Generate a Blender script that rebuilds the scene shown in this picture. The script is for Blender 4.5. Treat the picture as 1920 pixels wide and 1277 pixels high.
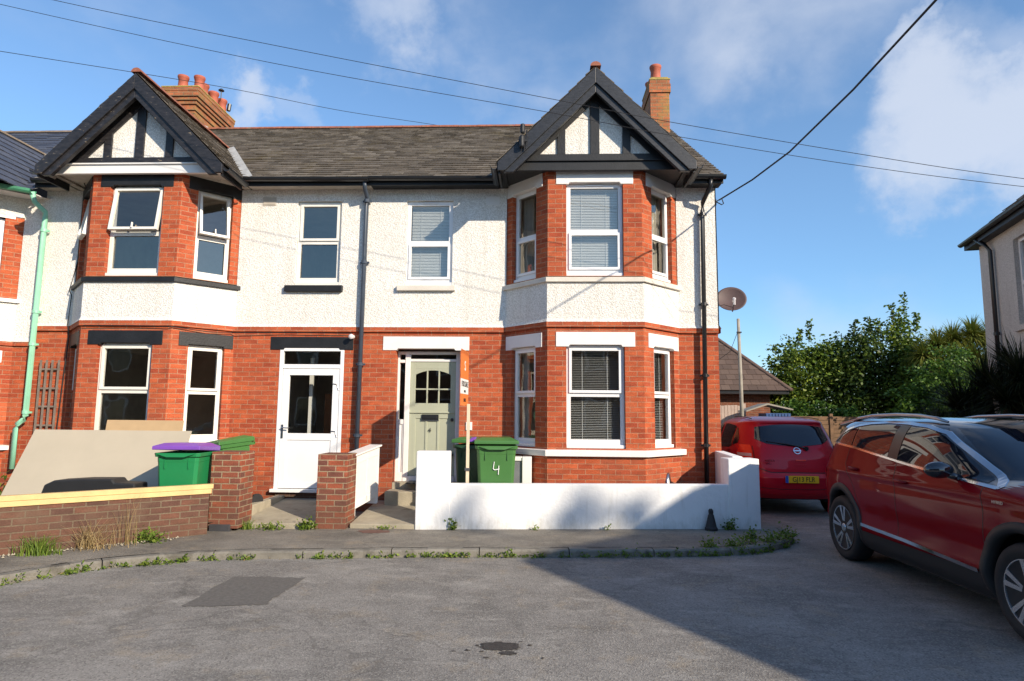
import bpy, bmesh, math, random
from mathutils import Vector, Matrix
import numpy as np
R = math.radians
random.seed(7); np.random.seed(7)
for o in list(bpy.data.objects): bpy.data.objects.remove(o)
S = bpy.context.scene
COL = S.collection

# ------------------------------------------------------------------ camera
def make_camera():
    yaw, pitch, roll = -0.04136, 0.11578, 0.00901
    cy, sy, cp, sp = math.cos(yaw), math.sin(yaw), math.cos(pitch), math.sin(pitch)
    f = Vector((sy*cp, cy*cp, sp)); r = Vector((cy, -sy, 0)); u = r.cross(f)
    r2 = r*math.cos(roll)+u*math.sin(roll); u2 = u*math.cos(roll)-r*math.sin(roll)
    cd = bpy.data.cameras.new("camera"); cd.sensor_width = 36; cd.lens = 1199/1920*36
    cd.clip_start = .05; cd.clip_end = 3000
    co = bpy.data.objects.new("camera", cd); COL.objects.link(co)
    m = Matrix((r2, u2, -f)).transposed().to_4x4(); m.translation = Vector((-.8685, -10.397, 1.65))
    co.matrix_world = m; S.camera = co
make_camera()

# ------------------------------------------------------------------ light and sky
SUN_AZ, SUN_EL = 46.0, 25.5
sunv = Vector((math.sin(R(SUN_AZ))*math.cos(R(SUN_EL)), -math.cos(R(SUN_AZ))*math.cos(R(SUN_EL)), math.sin(R(SUN_EL))))
sl = bpy.data.lights.new("sun", 'SUN'); sl.energy = 4.9; sl.angle = R(.55); sl.color = (1, .87, .70)
so = bpy.data.objects.new("sun", sl); COL.objects.link(so); so.rotation_euler = sunv.to_track_quat('Z', 'Y').to_euler()
S.view_settings.view_transform = 'Standard'; S.view_settings.look = 'None'
S.view_settings.exposure = 0.38; S.view_settings.gamma = 1

def pxdir(px, py):
    m = S.camera.matrix_world.to_3x3()
    return (m @ Vector(((px-960)/1199, (638.5-py)/1199, -1))).normalized()

W = bpy.data.worlds.new("World"); S.world = W; W.use_nodes = True
def make_world():
    nt = W.node_tree; nt.nodes.clear(); N = nt.nodes.new; L = nt.links.new
    out = N('ShaderNodeOutputWorld'); bg = N('ShaderNodeBackground'); bg.inputs[1].default_value = .128
    sky = N('ShaderNodeTexSky'); sky.sky_type = 'NISHITA'; sky.sun_disc = False
    sky.sun_elevation = R(SUN_EL); sky.sun_rotation = R(180-SUN_AZ); sky.altitude = 20
    sky.air_density = 1.0; sky.dust_density = .2; sky.ozone_density = 2.2
    hs = N('ShaderNodeHueSaturation'); hs.inputs['Saturation'].default_value = 1.14; hs.inputs['Value'].default_value = 1.27
    tc = N('ShaderNodeTexCoord'); sx = N('ShaderNodeSeparateXYZ'); L(tc.outputs['Generated'], sx.inputs[0])
    hz = N('ShaderNodeMapRange'); hz.interpolation_type = 'SMOOTHSTEP'; hz.inputs['From Min'].default_value = .02; hz.inputs['From Max'].default_value = .42; L(sx.outputs[2], hz.inputs['Value'])
    hm = N('ShaderNodeMix'); hm.data_type = 'RGBA'; L(hz.outputs[0], hm.inputs['Factor']); hm.inputs['A'].default_value = (.66, .78, .92, 1); hm.inputs['B'].default_value = (1, 1, 1, 1)
    hv = N('ShaderNodeVectorMath'); hv.operation = 'MULTIPLY'; L(sky.outputs[0], hv.inputs[0]); L(hm.outputs['Result'], hv.inputs[1]); L(hv.outputs[0], hs.inputs['Color'])
    # soft thin clouds: noise stretched over the sky direction, gathered into banks around a few directions
    n1 = N('ShaderNodeTexNoise'); n1.inputs['Scale'].default_value = 3.2; n1.inputs['Detail'].default_value = 9
    n1.inputs['Roughness'].default_value = .52; n1.inputs['Distortion'].default_value = .15
    mp = N('ShaderNodeMapping'); mp.inputs['Scale'].default_value = (1, 1, 1.5)
    L(tc.outputs['Generated'], mp.inputs[0]); L(mp.outputs[0], n1.inputs['Vector'])
    nd = N('ShaderNodeTexNoise'); nd.inputs['Scale'].default_value = 7; nd.inputs['Detail'].default_value = 7; nd.inputs['Roughness'].default_value = .6; L(tc.outputs['Generated'], nd.inputs['Vector'])
    dm = N('ShaderNodeVectorMath'); dm.operation = 'MULTIPLY_ADD'; L(nd.outputs['Color'], dm.inputs[0]); dm.inputs[1].default_value = (.30, .30, .30)
    ds = N('ShaderNodeVectorMath'); ds.operation = 'SUBTRACT'; L(tc.outputs['Generated'], ds.inputs[0]); ds.inputs[1].default_value = (.15, .15, .15); L(ds.outputs[0], dm.inputs[2])
    acc = None
    banks = [(1800, 240, .17, .70), (1720, 100, .08, .5), (1900, 300, .13, .6), (1700, 270, .11, .5), (1880, 80, .10, .3), (1240, 60, .30, .42), (1010, -60, .3, .36),
             (490, 165, .075, .50), (560, 200, .06, .34), (720, 30, .12, .40), (1130, 150, .24, .40), (930, 120, .14, .30), (1760, 375, .06, .36), (1790, 560, .16, .12), (1500, -200, .4, .3), (1380, 130, .10, .3)]
    for px, py, rad, amp in banks:
        d = pxdir(px, py)
        vm = N('ShaderNodeVectorMath'); vm.operation = 'DISTANCE'; L(dm.outputs[0], vm.inputs[0]); vm.inputs[1].default_value = d
        mr = N('ShaderNodeMapRange'); mr.interpolation_type = 'SMOOTHERSTEP'
        mr.inputs['From Min'].default_value = rad; mr.inputs['From Max'].default_value = rad*.1
        mr.inputs['To Min'].default_value = 0; mr.inputs['To Max'].default_value = amp
        L(vm.outputs['Value'], mr.inputs['Value'])
        if acc is None: acc = mr.outputs[0]
        else:
            a = N('ShaderNodeMath'); a.operation = 'MAXIMUM'; L(acc, a.inputs[0]); L(mr.outputs[0], a.inputs[1]); acc = a.outputs[0]
    ns = N('ShaderNodeMapRange'); ns.inputs['From Min'].default_value = .3; ns.inputs['From Max'].default_value = .7
    ns.inputs['To Min'].default_value = -.34; ns.inputs['To Max'].default_value = .30; L(n1.outputs[0], ns.inputs['Value'])
    ad = N('ShaderNodeMath'); ad.operation = 'ADD'; L(acc, ad.inputs[0]); L(ns.outputs[0], ad.inputs[1])
    fc = N('ShaderNodeMapRange'); fc.interpolation_type = 'SMOOTHSTEP'
    fc.inputs['From Min'].default_value = .0; fc.inputs['From Max'].default_value = .75
    fc.inputs['To Min'].default_value = 0.04; fc.inputs['To Max'].default_value = .82; L(ad.outputs[0], fc.inputs['Value'])
    mx = N('ShaderNodeMix'); mx.data_type = 'RGBA'; L(fc.outputs[0], mx.inputs['Factor'])
    L(hs.outputs[0], mx.inputs['A']); mx.inputs['B'].default_value = (4.3, 4.7, 5.5, 1)
    L(mx.outputs['Result'], bg.inputs[0]); L(bg.outputs[0], out.inputs[0])
make_world()
S.render.engine = 'CYCLES'
S.cycles.max_bounces = 6; S.cycles.transparent_max_bounces = 12

# ------------------------------------------------------------------ materials
def new_mat(name):
    m = bpy.data.materials.new(name); m.use_nodes = True
    return m, m.node_tree, m.node_tree.nodes['Principled BSDF']
def plain(name, col, rough=.5, metal=0, vary=.12, scale=6, bump=0, bscale=60, coat=0, spec=.5, coord='UV', dirt=None, splash=None):
    """base colour broken up by two noises; optional fine bump"""
    m, nt, b = new_mat(name); N = nt.nodes.new; L = nt.links.new
    b.inputs['Roughness'].default_value = rough; b.inputs['Metallic'].default_value = metal
    b.inputs['Specular IOR Level'].default_value = spec
    if coat: b.inputs['Coat Weight'].default_value = coat; b.inputs['Coat Roughness'].default_value = .03
    tc = N('ShaderNodeTexCoord'); n = N('ShaderNodeTexNoise'); n.inputs['Scale'].default_value = scale; n.inputs['Detail'].default_value = 6
    n.inputs['Roughness'].default_value = .65
    L(tc.outputs['Object'], n.inputs['Vector'])
    mr = N('ShaderNodeMapRange'); mr.inputs['From Min'].default_value = .3; mr.inputs['From Max'].default_value = .7
    mr.inputs['To Min'].default_value = 1-vary; mr.inputs['To Max'].default_value = 1+vary; L(n.outputs[0], mr.inputs['Value'])
    mx = N('ShaderNodeVectorMath'); mx.operation = 'SCALE'; mx.inputs[0].default_value = col; L(mr.outputs[0], mx.inputs['Scale'])
    src = mx.outputs[0]
    if dirt:
        n3 = N('ShaderNodeTexNoise'); n3.inputs['Scale'].default_value = dirt[1]; n3.inputs['Detail'].default_value = 8; n3.inputs['Roughness'].default_value = .7
        L(tc.outputs['Object'], n3.inputs['Vector'])
        r3 = N('ShaderNodeMapRange'); r3.inputs['From Min'].default_value = dirt[2]; r3.inputs['From Max'].default_value = dirt[2]+.12; L(n3.outputs[0], r3.inputs['Value'])
        m3 = N('ShaderNodeMix'); m3.data_type = 'RGBA'; L(r3.outputs[0], m3.inputs['Factor']); L(src, m3.inputs['A']); m3.inputs['B'].default_value = (*dirt[0], 1)
        src = m3.outputs['Result']
    if splash:
        sp = N('ShaderNodeSeparateXYZ'); L(tc.outputs['Object'], sp.inputs[0]); n4 = N('ShaderNodeTexNoise'); n4.inputs['Scale'].default_value = 7; n4.inputs['Detail'].default_value = 9; n4.inputs['Roughness'].default_value = .75
        m4 = N('ShaderNodeMapping'); m4.inputs['Scale'].default_value = (1, 1, .35); L(tc.outputs['Object'], m4.inputs[0]); L(m4.outputs[0], n4.inputs['Vector'])
        a4 = N('ShaderNodeMath'); a4.operation = 'MULTIPLY_ADD'; L(sp.outputs[2], a4.inputs[0]); a4.inputs[1].default_value = -1.0; L(n4.outputs[0], a4.inputs[2])
        r4 = N('ShaderNodeMapRange'); r4.inputs['From Min'].default_value = .25; r4.inputs['From Max'].default_value = .48; r4.inputs['To Max'].default_value = .5; L(a4.outputs[0], r4.inputs['Value'])
        x4 = N('ShaderNodeMix'); x4.data_type = 'RGBA'; L(r4.outputs[0], x4.inputs['Factor']); L(src, x4.inputs['A']); x4.inputs['B'].default_value = (*splash, 1); src = x4.outputs['Result']
        n5 = N('ShaderNodeTexNoise'); n5.inputs['Scale'].default_value = 4; n5.inputs['Detail'].default_value = 6; m5 = N('ShaderNodeMapping'); m5.inputs['Scale'].default_value = (3.5, 3.5, .35); L(tc.outputs['Object'], m5.inputs[0]); L(m5.outputs[0], n5.inputs['Vector'])
        r5 = N('ShaderNodeMapRange'); r5.inputs['From Min'].default_value = .58; r5.inputs['From Max'].default_value = .75; r5.inputs['To Max'].default_value = .28; L(n5.outputs[0], r5.inputs['Value'])
        x5 = N('ShaderNodeMix'); x5.data_type = 'RGBA'; L(r5.outputs[0], x5.inputs['Factor']); L(src, x5.inputs['A']); x5.inputs['B'].default_value = (*splash, 1); src = x5.outputs['Result']
    L(src, b.inputs['Base Color'])
    if bump:
        n2 = N('ShaderNodeTexNoise'); n2.inputs['Scale'].default_value = bscale; n2.inputs['Detail'].default_value = 4; L(tc.outputs['Object'], n2.inputs['Vector'])
        bp = N('ShaderNodeBump'); bp.inputs['Strength'].default_value = bump; bp.inputs['Distance'].default_value = .01
        L(n2.outputs[0], bp.inputs['Height']); L(bp.outputs[0], b.inputs['Normal'])
    return m
def brick(name, c1, c2, mortar, dark=None, bw=.224, rh=.077, ms=.0065, stain=.25, stain_col=None, st_thr=.55, bias=0):
    m, nt, b = new_mat(name); N = nt.nodes.new; L = nt.links.new
    uv = N('ShaderNodeUVMap'); br = N('ShaderNodeTexBrick')
    nw = N('ShaderNodeTexNoise'); nw.inputs['Scale'].default_value = 22; L(uv.outputs[0], nw.inputs['Vector'])
    w1 = N('ShaderNodeVectorMath'); w1.operation = 'SUBTRACT'; L(nw.outputs['Color'], w1.inputs[0]); w1.inputs[1].default_value = (.5, .5, .5)
    w2 = N('ShaderNodeVectorMath'); w2.operation = 'SCALE'; w2.inputs['Scale'].default_value = .006; L(w1.outputs[0], w2.inputs[0])
    w3 = N('ShaderNodeVectorMath'); w3.operation = 'ADD'; L(uv.outputs[0], w3.inputs[0]); L(w2.outputs[0], w3.inputs[1])
    L(w3.outputs[0], br.inputs['Vector'])
    br.inputs['Scale'].default_value = 1; br.inputs['Brick Width'].default_value = bw; br.inputs['Row Height'].default_value = rh
    br.inputs['Mortar Size'].default_value = ms; br.inputs['Mortar Smooth'].default_value = .25; br.inputs['Bias'].default_value = bias
    br.inputs['Color1'].default_value = (*c1, 1); br.inputs['Color2'].default_value = (*c2, 1); br.inputs['Mortar'].default_value = (*mortar, 1)
    # fine mottling inside bricks and large weathering
    n1 = N('ShaderNodeTexNoise'); n1.inputs['Scale'].default_value = 55; n1.inputs['Detail'].default_value = 5; L(uv.outputs[0], n1.inputs['Vector'])
    n2 = N('ShaderNodeTexNoise'); n2.inputs['Scale'].default_value = 1.6; n2.inputs['Detail'].default_value = 7; n2.inputs['Roughness'].default_value = .65; L(uv.outputs[0], n2.inputs['Vector'])
    r1 = N('ShaderNodeMapRange'); r1.inputs['From Min'].default_value = .25; r1.inputs['From Max'].default_value = .75; r1.inputs['To Min'].default_value = .72; r1.inputs['To Max'].default_value = 1.22; L(n1.outputs[0], r1.inputs['Value'])
    n6 = N('ShaderNodeTexNoise'); n6.inputs['Scale'].default_value = 1; n6.inputs['Detail'].default_value = 2; m6 = N('ShaderNodeMapping'); m6.inputs['Scale'].default_value = (5.5, 15, 1); L(uv.outputs[0], m6.inputs[0]); L(m6.outputs[0], n6.inputs['Vector'])
    r6 = N('ShaderNodeMapRange'); r6.inputs['From Min'].default_value = .3; r6.inputs['From Max'].default_value = .7; r6.inputs['To Min'].default_value = .84; r6.inputs['To Max'].default_value = 1.20; L(n6.outputs[0], r6.inputs['Value'])
    mm = N('ShaderNodeMath'); mm.operation = 'MULTIPLY'; L(r1.outputs[0], mm.inputs[0]); L(r6.outputs[0], mm.inputs[1])
    v1 = N('ShaderNodeVectorMath'); v1.operation = 'SCALE'; L(br.outputs['Color'], v1.inputs[0]); L(mm.outputs[0], v1.inputs['Scale'])
    r2 = N('ShaderNodeMapRange'); r2.inputs['From Min'].default_value = st_thr; r2.inputs['From Max'].default_value = st_thr+.2; r2.inputs['To Max'].default_value = stain; L(n2.outputs[0], r2.inputs['Value'])
    mx = N('ShaderNodeMix'); mx.data_type = 'RGBA'; L(r2.outputs[0], mx.inputs['Factor']); L(v1.outputs[0], mx.inputs['A'])
    mx.inputs['B'].default_value = (*(stain_col or (c1[0]*.5, c1[1]*.55, c1[2]*.6)), 1)
    su = N('ShaderNodeSeparateXYZ'); L(uv.outputs[0], su.inputs[0]); g1 = N('ShaderNodeMath'); g1.operation = 'MULTIPLY_ADD'; L(su.outputs[1], g1.inputs[0]); g1.inputs[1].default_value = -.5; L(n2.outputs[0], g1.inputs[2])
    g2 = N('ShaderNodeMapRange'); g2.inputs['From Min'].default_value = -4.98; g2.inputs['From Max'].default_value = -4.6; g2.inputs['To Max'].default_value = .5; L(g1.outputs[0], g2.inputs['Value'])
    mg = N('ShaderNodeMix'); mg.data_type = 'RGBA'; L(g2.outputs[0], mg.inputs['Factor']); L(mx.outputs['Result'], mg.inputs['A']); mg.inputs['B'].default_value = (.10, .06, .04, 1)
    L(mg.outputs['Result'], b.inputs['Base Color']); b.inputs['Roughness'].default_value = .85; b.inputs['Specular IOR Level'].default_value = .25
    inv = N('ShaderNodeMath'); inv.operation = 'MULTIPLY_ADD'; L(br.outputs['Fac'], inv.inputs[0]); inv.inputs[1].default_value = -1; 
    ns = N('ShaderNodeMath'); ns.operation = 'MULTIPLY'; L(n1.outputs[0], ns.inputs[0]); ns.inputs[1].default_value = .5; L(ns.outputs[0], inv.inputs[2])
    bp = N('ShaderNodeBump'); bp.inputs['Strength'].default_value = .55; bp.inputs['Distance'].default_value = .008
    L(inv.outputs[0], bp.inputs['Height']); L(bp.outputs[0], b.inputs['Normal'])
    return m
def roughcast(name, col, dirtcol, amt=.35):
    m, nt, b = new_mat(name); N = nt.nodes.new; L = nt.links.new
    tc = N('ShaderNodeUVMap')
    v = N('ShaderNodeTexVoronoi'); v.inputs['Scale'].default_value = 48; v.feature = 'SMOOTH_F1'; v.inputs['Smoothness'].default_value = .5
    nd = N('ShaderNodeTexNoise'); nd.inputs['Scale'].default_value = 13; nd.inputs['Detail'].default_value = 3; L(tc.outputs[0], nd.inputs['Vector'])
    a = N('ShaderNodeVectorMath'); a.operation = 'MULTIPLY_ADD'; L(nd.outputs['Color'], a.inputs[0]); a.inputs[1].default_value = (.07, .07, .07); L(tc.outputs[0], a.inputs[2])
    L(a.outputs[0], v.inputs['Vector'])
    n2 = N('ShaderNodeTexNoise'); n2.inputs['Scale'].default_value = 60; n2.inputs['Detail'].default_value = 5; L(tc.outputs[0], n2.inputs['Vector'])
    ad = N('ShaderNodeMath'); ad.operation = 'MULTIPLY_ADD'; L(n2.outputs[0], ad.inputs[0]); ad.inputs[1].default_value = .5; L(v.outputs['Distance'], ad.inputs[2])
    bp = N('ShaderNodeBump'); bp.inputs['Strength'].default_value = .55; bp.inputs['Distance'].default_value = .013; bp.invert = True
    L(ad.outputs[0], bp.inputs['Height']); L(bp.outputs[0], b.inputs['Normal'])
    n3 = N('ShaderNodeTexNoise'); n3.inputs['Scale'].default_value = 1.3; n3.inputs['Detail'].default_value = 9; n3.inputs['Roughness'].default_value = .7
    mp = N('ShaderNodeMapping'); mp.inputs['Scale'].default_value = (1.8, .6, 1); L(tc.outputs[0], mp.inputs[0]); L(mp.outputs[0], n3.inputs['Vector'])
    r = N('ShaderNodeMapRange'); r.inputs['From Min'].default_value = .42; r.inputs['From Max'].default_value = .75; r.inputs['To Max'].default_value = amt; L(n3.outputs[0], r.inputs['Value'])
    mx = N('ShaderNodeMix'); mx.data_type = 'RGBA'; L(r.outputs[0], mx.inputs['Factor']); mx.inputs['A'].default_value = (*col, 1); mx.inputs['B'].default_value = (*dirtcol, 1)
    n5 = N('ShaderNodeTexNoise'); n5.inputs['Scale'].default_value = 1; n5.inputs['Detail'].default_value = 6; m5 = N('ShaderNodeMapping'); m5.inputs['Scale'].default_value = (7, .55, 1); L(tc.outputs[0], m5.inputs[0]); L(m5.outputs[0], n5.inputs['Vector'])
    r5 = N('ShaderNodeMapRange'); r5.inputs['From Min'].default_value = .54; r5.inputs['From Max'].default_value = .72; r5.inputs['To Max'].default_value = .38; L(n5.outputs[0], r5.inputs['Value'])
    x5 = N('ShaderNodeMix'); x5.data_type = 'RGBA'; L(r5.outputs[0], x5.inputs['Factor']); L(mx.outputs['Result'], x5.inputs['A']); x5.inputs['B'].default_value = (*dirtcol, 1); mx = x5
    # darker tone in the pits of the render
    r4 = N('ShaderNodeMapRange'); r4.inputs['From Min'].default_value = .55; r4.inputs['From Max'].default_value = .9; r4.inputs['To Max'].default_value = .5; L(ad.outputs[0], r4.inputs['Value'])
    mx2 = N('ShaderNodeMix'); mx2.data_type = 'RGBA'; L(r4.outputs[0], mx2.inputs['Factor']); L(mx.outputs['Result'], mx2.inputs['A']); mx2.inputs['B'].default_value = (*[c*.75 for c in dirtcol], 1)
    L(mx2.outputs['Result'], b.inputs['Base Color']); b.inputs['Roughness'].default_value = .9; b.inputs['Specular IOR Level'].default_value = .2
    return m
def rnd_mat(name, cols, rough=.7, bump=.3, bscale=80, scale2=3, moss=None, trans=0, spec=.3):
    """colour picked per slate/leaf by the mesh attribute 'rnd'"""
    m, nt, b = new_mat(name); N = nt.nodes.new; L = nt.links.new
    at = N('ShaderNodeAttribute'); at.attribute_name = 'rnd'; cr = N('ShaderNodeValToRGB'); L(at.outputs['Fac'], cr.inputs[0])
    e = cr.color_ramp.elements; e[0].color = (*cols[0], 1); e[1].color = (*cols[-1], 1)
    for i, c in enumerate(cols[1:-1]): q = e.new((i+1)/(len(cols)-1)); q.color = (*c, 1)
    tc = N('ShaderNodeTexCoord'); n = N('ShaderNodeTexNoise'); n.inputs['Scale'].default_value = bscale; n.inputs['Detail'].default_value = 4; L(tc.outputs['Object'], n.inputs['Vector'])
    r1 = N('ShaderNodeMapRange'); r1.inputs['From Min'].default_value = .3; r1.inputs['From Max'].default_value = .7; r1.inputs['To Min'].default_value = .75; r1.inputs['To Max'].default_value = 1.25; L(n.outputs[0], r1.inputs['Value'])
    v = N('ShaderNodeVectorMath'); v.operation = 'SCALE'; L(cr.outputs[0], v.inputs[0]); L(r1.outputs[0], v.inputs['Scale']); src = v.outputs[0]
    if moss:
        n2 = N('ShaderNodeTexNoise'); n2.inputs['Scale'].default_value = scale2; n2.inputs['Detail'].default_value = 9; n2.inputs['Roughness'].default_value = .75; L(tc.outputs['Object'], n2.inputs['Vector'])
        r2 = N('ShaderNodeMapRange'); r2.inputs['From Min'].default_value = moss[1]; r2.inputs['From Max'].default_value = moss[1]+.12; r2.inputs['To Max'].default_value = moss[2]; L(n2.outputs[0], r2.inputs['Value'])
        mx = N('ShaderNodeMix'); mx.data_type = 'RGBA'; L(r2.outputs[0], mx.inputs['Factor']); L(src, mx.inputs['A']); mx.inputs['B'].default_value = (*moss[0], 1); src = mx.outputs['Result']
    L(src, b.inputs['Base Color']); b.inputs['Roughness'].default_value = rough; b.inputs['Specular IOR Level'].default_value = spec
    if bump:
        bp = N('ShaderNodeBump'); bp.inputs['Strength'].default_value = bump; bp.inputs['Distance'].default_value = .01; L(n.outputs[0], bp.inputs['Height']); L(bp.outputs[0], b.inputs['Normal'])
    if trans:
        tr = N('ShaderNodeBsdfTranslucent'); L(src, tr.inputs[0]); ms = N('ShaderNodeMixShader'); ms.inputs[0].default_value = trans
        L(b.outputs[0], ms.inputs[1]); L(tr.outputs[0], ms.inputs[2]); L(ms.outputs[0], nt.nodes['Material Output'].inputs[0])
    return m
def glass(name, tint=(.75, .78, .78), ior=1.75):
    m, nt, b = new_mat(name); nt.nodes.remove(b); N = nt.nodes.new; L = nt.links.new
    lw = N('ShaderNodeLayerWeight'); lw.inputs[0].default_value = .5; pw = N('ShaderNodeMath'); pw.operation = 'POWER'; L(lw.outputs['Facing'], pw.inputs[0]); pw.inputs[1].default_value = 4.0
    r0 = ((ior-1)/(ior+1))**2; f = N('ShaderNodeMath'); f.operation = 'MULTIPLY_ADD'; L(pw.outputs[0], f.inputs[0]); f.inputs[1].default_value = 1-r0; f.inputs[2].default_value = r0
    t = N('ShaderNodeBsdfTransparent'); t.inputs[0].default_value = (*tint, 1)
    tc = N('ShaderNodeTexCoord'); n = N('ShaderNodeTexNoise'); n.inputs['Scale'].default_value = 1.4; L(tc.outputs['Object'], n.inputs['Vector'])
    bp = N('ShaderNodeBump'); bp.inputs['Strength'].default_value = .04; bp.inputs['Distance'].default_value = .1; L(n.outputs[0], bp.inputs['Height'])
    g = N('ShaderNodeBsdfGlossy'); g.inputs['Roughness'].default_value = .015; g.inputs[0].default_value = (.96, .89, .77, 1); L(bp.outputs[0], g.inputs['Normal'])
    ms = N('ShaderNodeMixShader'); L(f.outputs[0], ms.inputs[0]); L(t.outputs[0], ms.inputs[1]); L(g.outputs[0], ms.inputs[2])
    L(ms.outputs[0], nt.nodes['Material Output'].inputs[0]); return m
def asphalt(name, base, light, dark, pale=.5, tan=(.33, .26, .17)):
    m, nt, b = new_mat(name); N = nt.nodes.new; L = nt.links.new
    tc = N('ShaderNodeTexCoord')
    def noise(s, d=6, r=.6, mp=None):
        n = N('ShaderNodeTexNoise'); n.inputs['Scale'].default_value = s; n.inputs['Detail'].default_value = d; n.inputs['Roughness'].default_value = r
        if mp: q = N('ShaderNodeMapping'); q.inputs['Scale'].default_value = mp; L(tc.outputs['Object'], q.inputs[0]); L(q.outputs[0], n.inputs['Vector'])
        else: L(tc.outputs['Object'], n.inputs['Vector'])
        return n.outputs[0]
    def rng(s, a, c, lo=0, hi=1):
        r = N('ShaderNodeMapRange'); r.inputs['From Min'].default_value = a; r.inputs['From Max'].default_value = c; r.inputs['To Min'].default_value = lo; r.inputs['To Max'].default_value = hi; L(s, r.inputs['Value']); return r.outputs[0]
    def mix(f, A, B):
        x = N('ShaderNodeMix'); x.data_type = 'RGBA'; L(f, x.inputs['Factor'])
        for k, c in (('A', A), ('B', B)):
            if isinstance(c, tuple): x.inputs[k].default_value = (*c, 1)
            else: L(c, x.inputs[k])
        return x.outputs['Result']
    c = mix(rng(noise(.9, 9, .7), .38, .62), tuple(x*.80 for x in base), tuple(x*1.32 for x in base))
    c = mix(rng(noise(1.7, 10, .72, (1, 2.2, 1)), .52, .66, 0, .55), c, light)
    c = mix(rng(noise(2.3, 8, .7, (1.2, 1, 1)), .54, .66, 0, .42), c, tan)
    c = mix(rng(noise(.8, 8, .7, (1, 1.6, 1)), .56, .68, 0, .5), c, dark)
    v = N('ShaderNodeTexVoronoi'); v.inputs['Scale'].default_value = 95; L(tc.outputs['Object'], v.inputs['Vector'])
    sp = N('ShaderNodeSeparateColor'); L(v.outputs['Color'], sp.inputs[0])
    c = mix(rng(sp.outputs[0], .62, 1.0, 0, pale), c, light)
    c = mix(rng(sp.outputs[1], .7, 1.0, 0, .6), c, dark)
    v2 = N('ShaderNodeTexVoronoi'); v2.inputs['Scale'].default_value = 9; L(tc.outputs['Object'], v2.inputs['Vector'])
    c = mix(rng(v2.outputs['Distance'], .055, .02, 0, .8), c, (.45, .42, .36))
    # crack lines
    v3 = N('ShaderNodeTexVoronoi'); v3.feature = 'DISTANCE_TO_EDGE'; v3.inputs['Scale'].default_value = .55
    dn = N('ShaderNodeTexNoise'); dn.inputs['Scale'].default_value = 2.5; dn.inputs['Detail'].default_value = 6; L(tc.outputs['Object'], dn.inputs['Vector'])
    dm = N('ShaderNodeVectorMath'); dm.operation = 'MULTIPLY_ADD'; L(dn.outputs['Color'], dm.inputs[0]); dm.inputs[1].default_value = (.7, .7, 0); L(tc.outputs['Object'], dm.inputs[2]); L(dm.outputs[0], v3.inputs['Vector'])
    c = mix(rng(v3.outputs['Distance'], .010, .002, 0, .32), c, dark)
    L(c, b.inputs['Base Color']); b.inputs['Roughness'].default_value = .88; b.inputs['Specular IOR Level'].default_value = .3
    bp = N('ShaderNodeBump'); bp.inputs['Strength'].default_value = .6; bp.inputs['Distance'].default_value = .006
    ad = N('ShaderNodeMath'); ad.operation = 'ADD'; L(v.outputs['Distance'], ad.inputs[0]); L(noise(160, 3), ad.inputs[1]); L(ad.outputs[0], bp.inputs['Height']); L(bp.outputs[0], b.inputs['Normal'])
    return m
def paint_peel(name, col, under, thr=.66, rough=.45):
    """gloss paint with long weathered flakes showing bare wood"""
    m, nt, b = new_mat(name); N = nt.nodes.new; L = nt.links.new
    tc = N('ShaderNodeTexCoord'); mp = N('ShaderNodeMapping'); mp.inputs['Scale'].default_value = (3, 3, 9); L(tc.outputs['Object'], mp.inputs[0])
    n = N('ShaderNodeTexNoise'); n.inputs['Scale'].default_value = 3.4; n.inputs['Detail'].default_value = 8; n.inputs['Roughness'].default_value = .7; L(mp.outputs[0], n.inputs['Vector'])
    r = N('ShaderNodeMapRange'); r.inputs['From Min'].default_value = thr; r.inputs['From Max'].default_value = thr+.03; L(n.outputs[0], r.inputs['Value'])
    r2 = N('ShaderNodeMapRange'); r2.inputs['From Min'].default_value = .35; r2.inputs['From Max'].default_value = thr; r2.inputs['To Min'].default_value = .7; r2.inputs['To Max'].default_value = 2.2; L(n.outputs[0], r2.inputs['Value'])
    v = N('ShaderNodeVectorMath'); v.operation = 'SCALE'; v.inputs[0].default_value = col; L(r2.outputs[0], v.inputs['Scale'])
    mx = N('ShaderNodeMix'); mx.data_type = 'RGBA'; L(r.outputs[0], mx.inputs['Factor']); L(v.outputs[0], mx.inputs['A']); mx.inputs['B'].default_value = (*under, 1)
    L(mx.outputs['Result'], b.inputs['Base Color']); b.inputs['Roughness'].default_value = rough
    bp = N('ShaderNodeBump'); bp.inputs['Strength'].default_value = .5; bp.inputs['Distance'].default_value = .006; L(n.outputs[0], bp.inputs['Height']); L(bp.outputs[0], b.inputs['Normal'])
    return m

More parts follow.
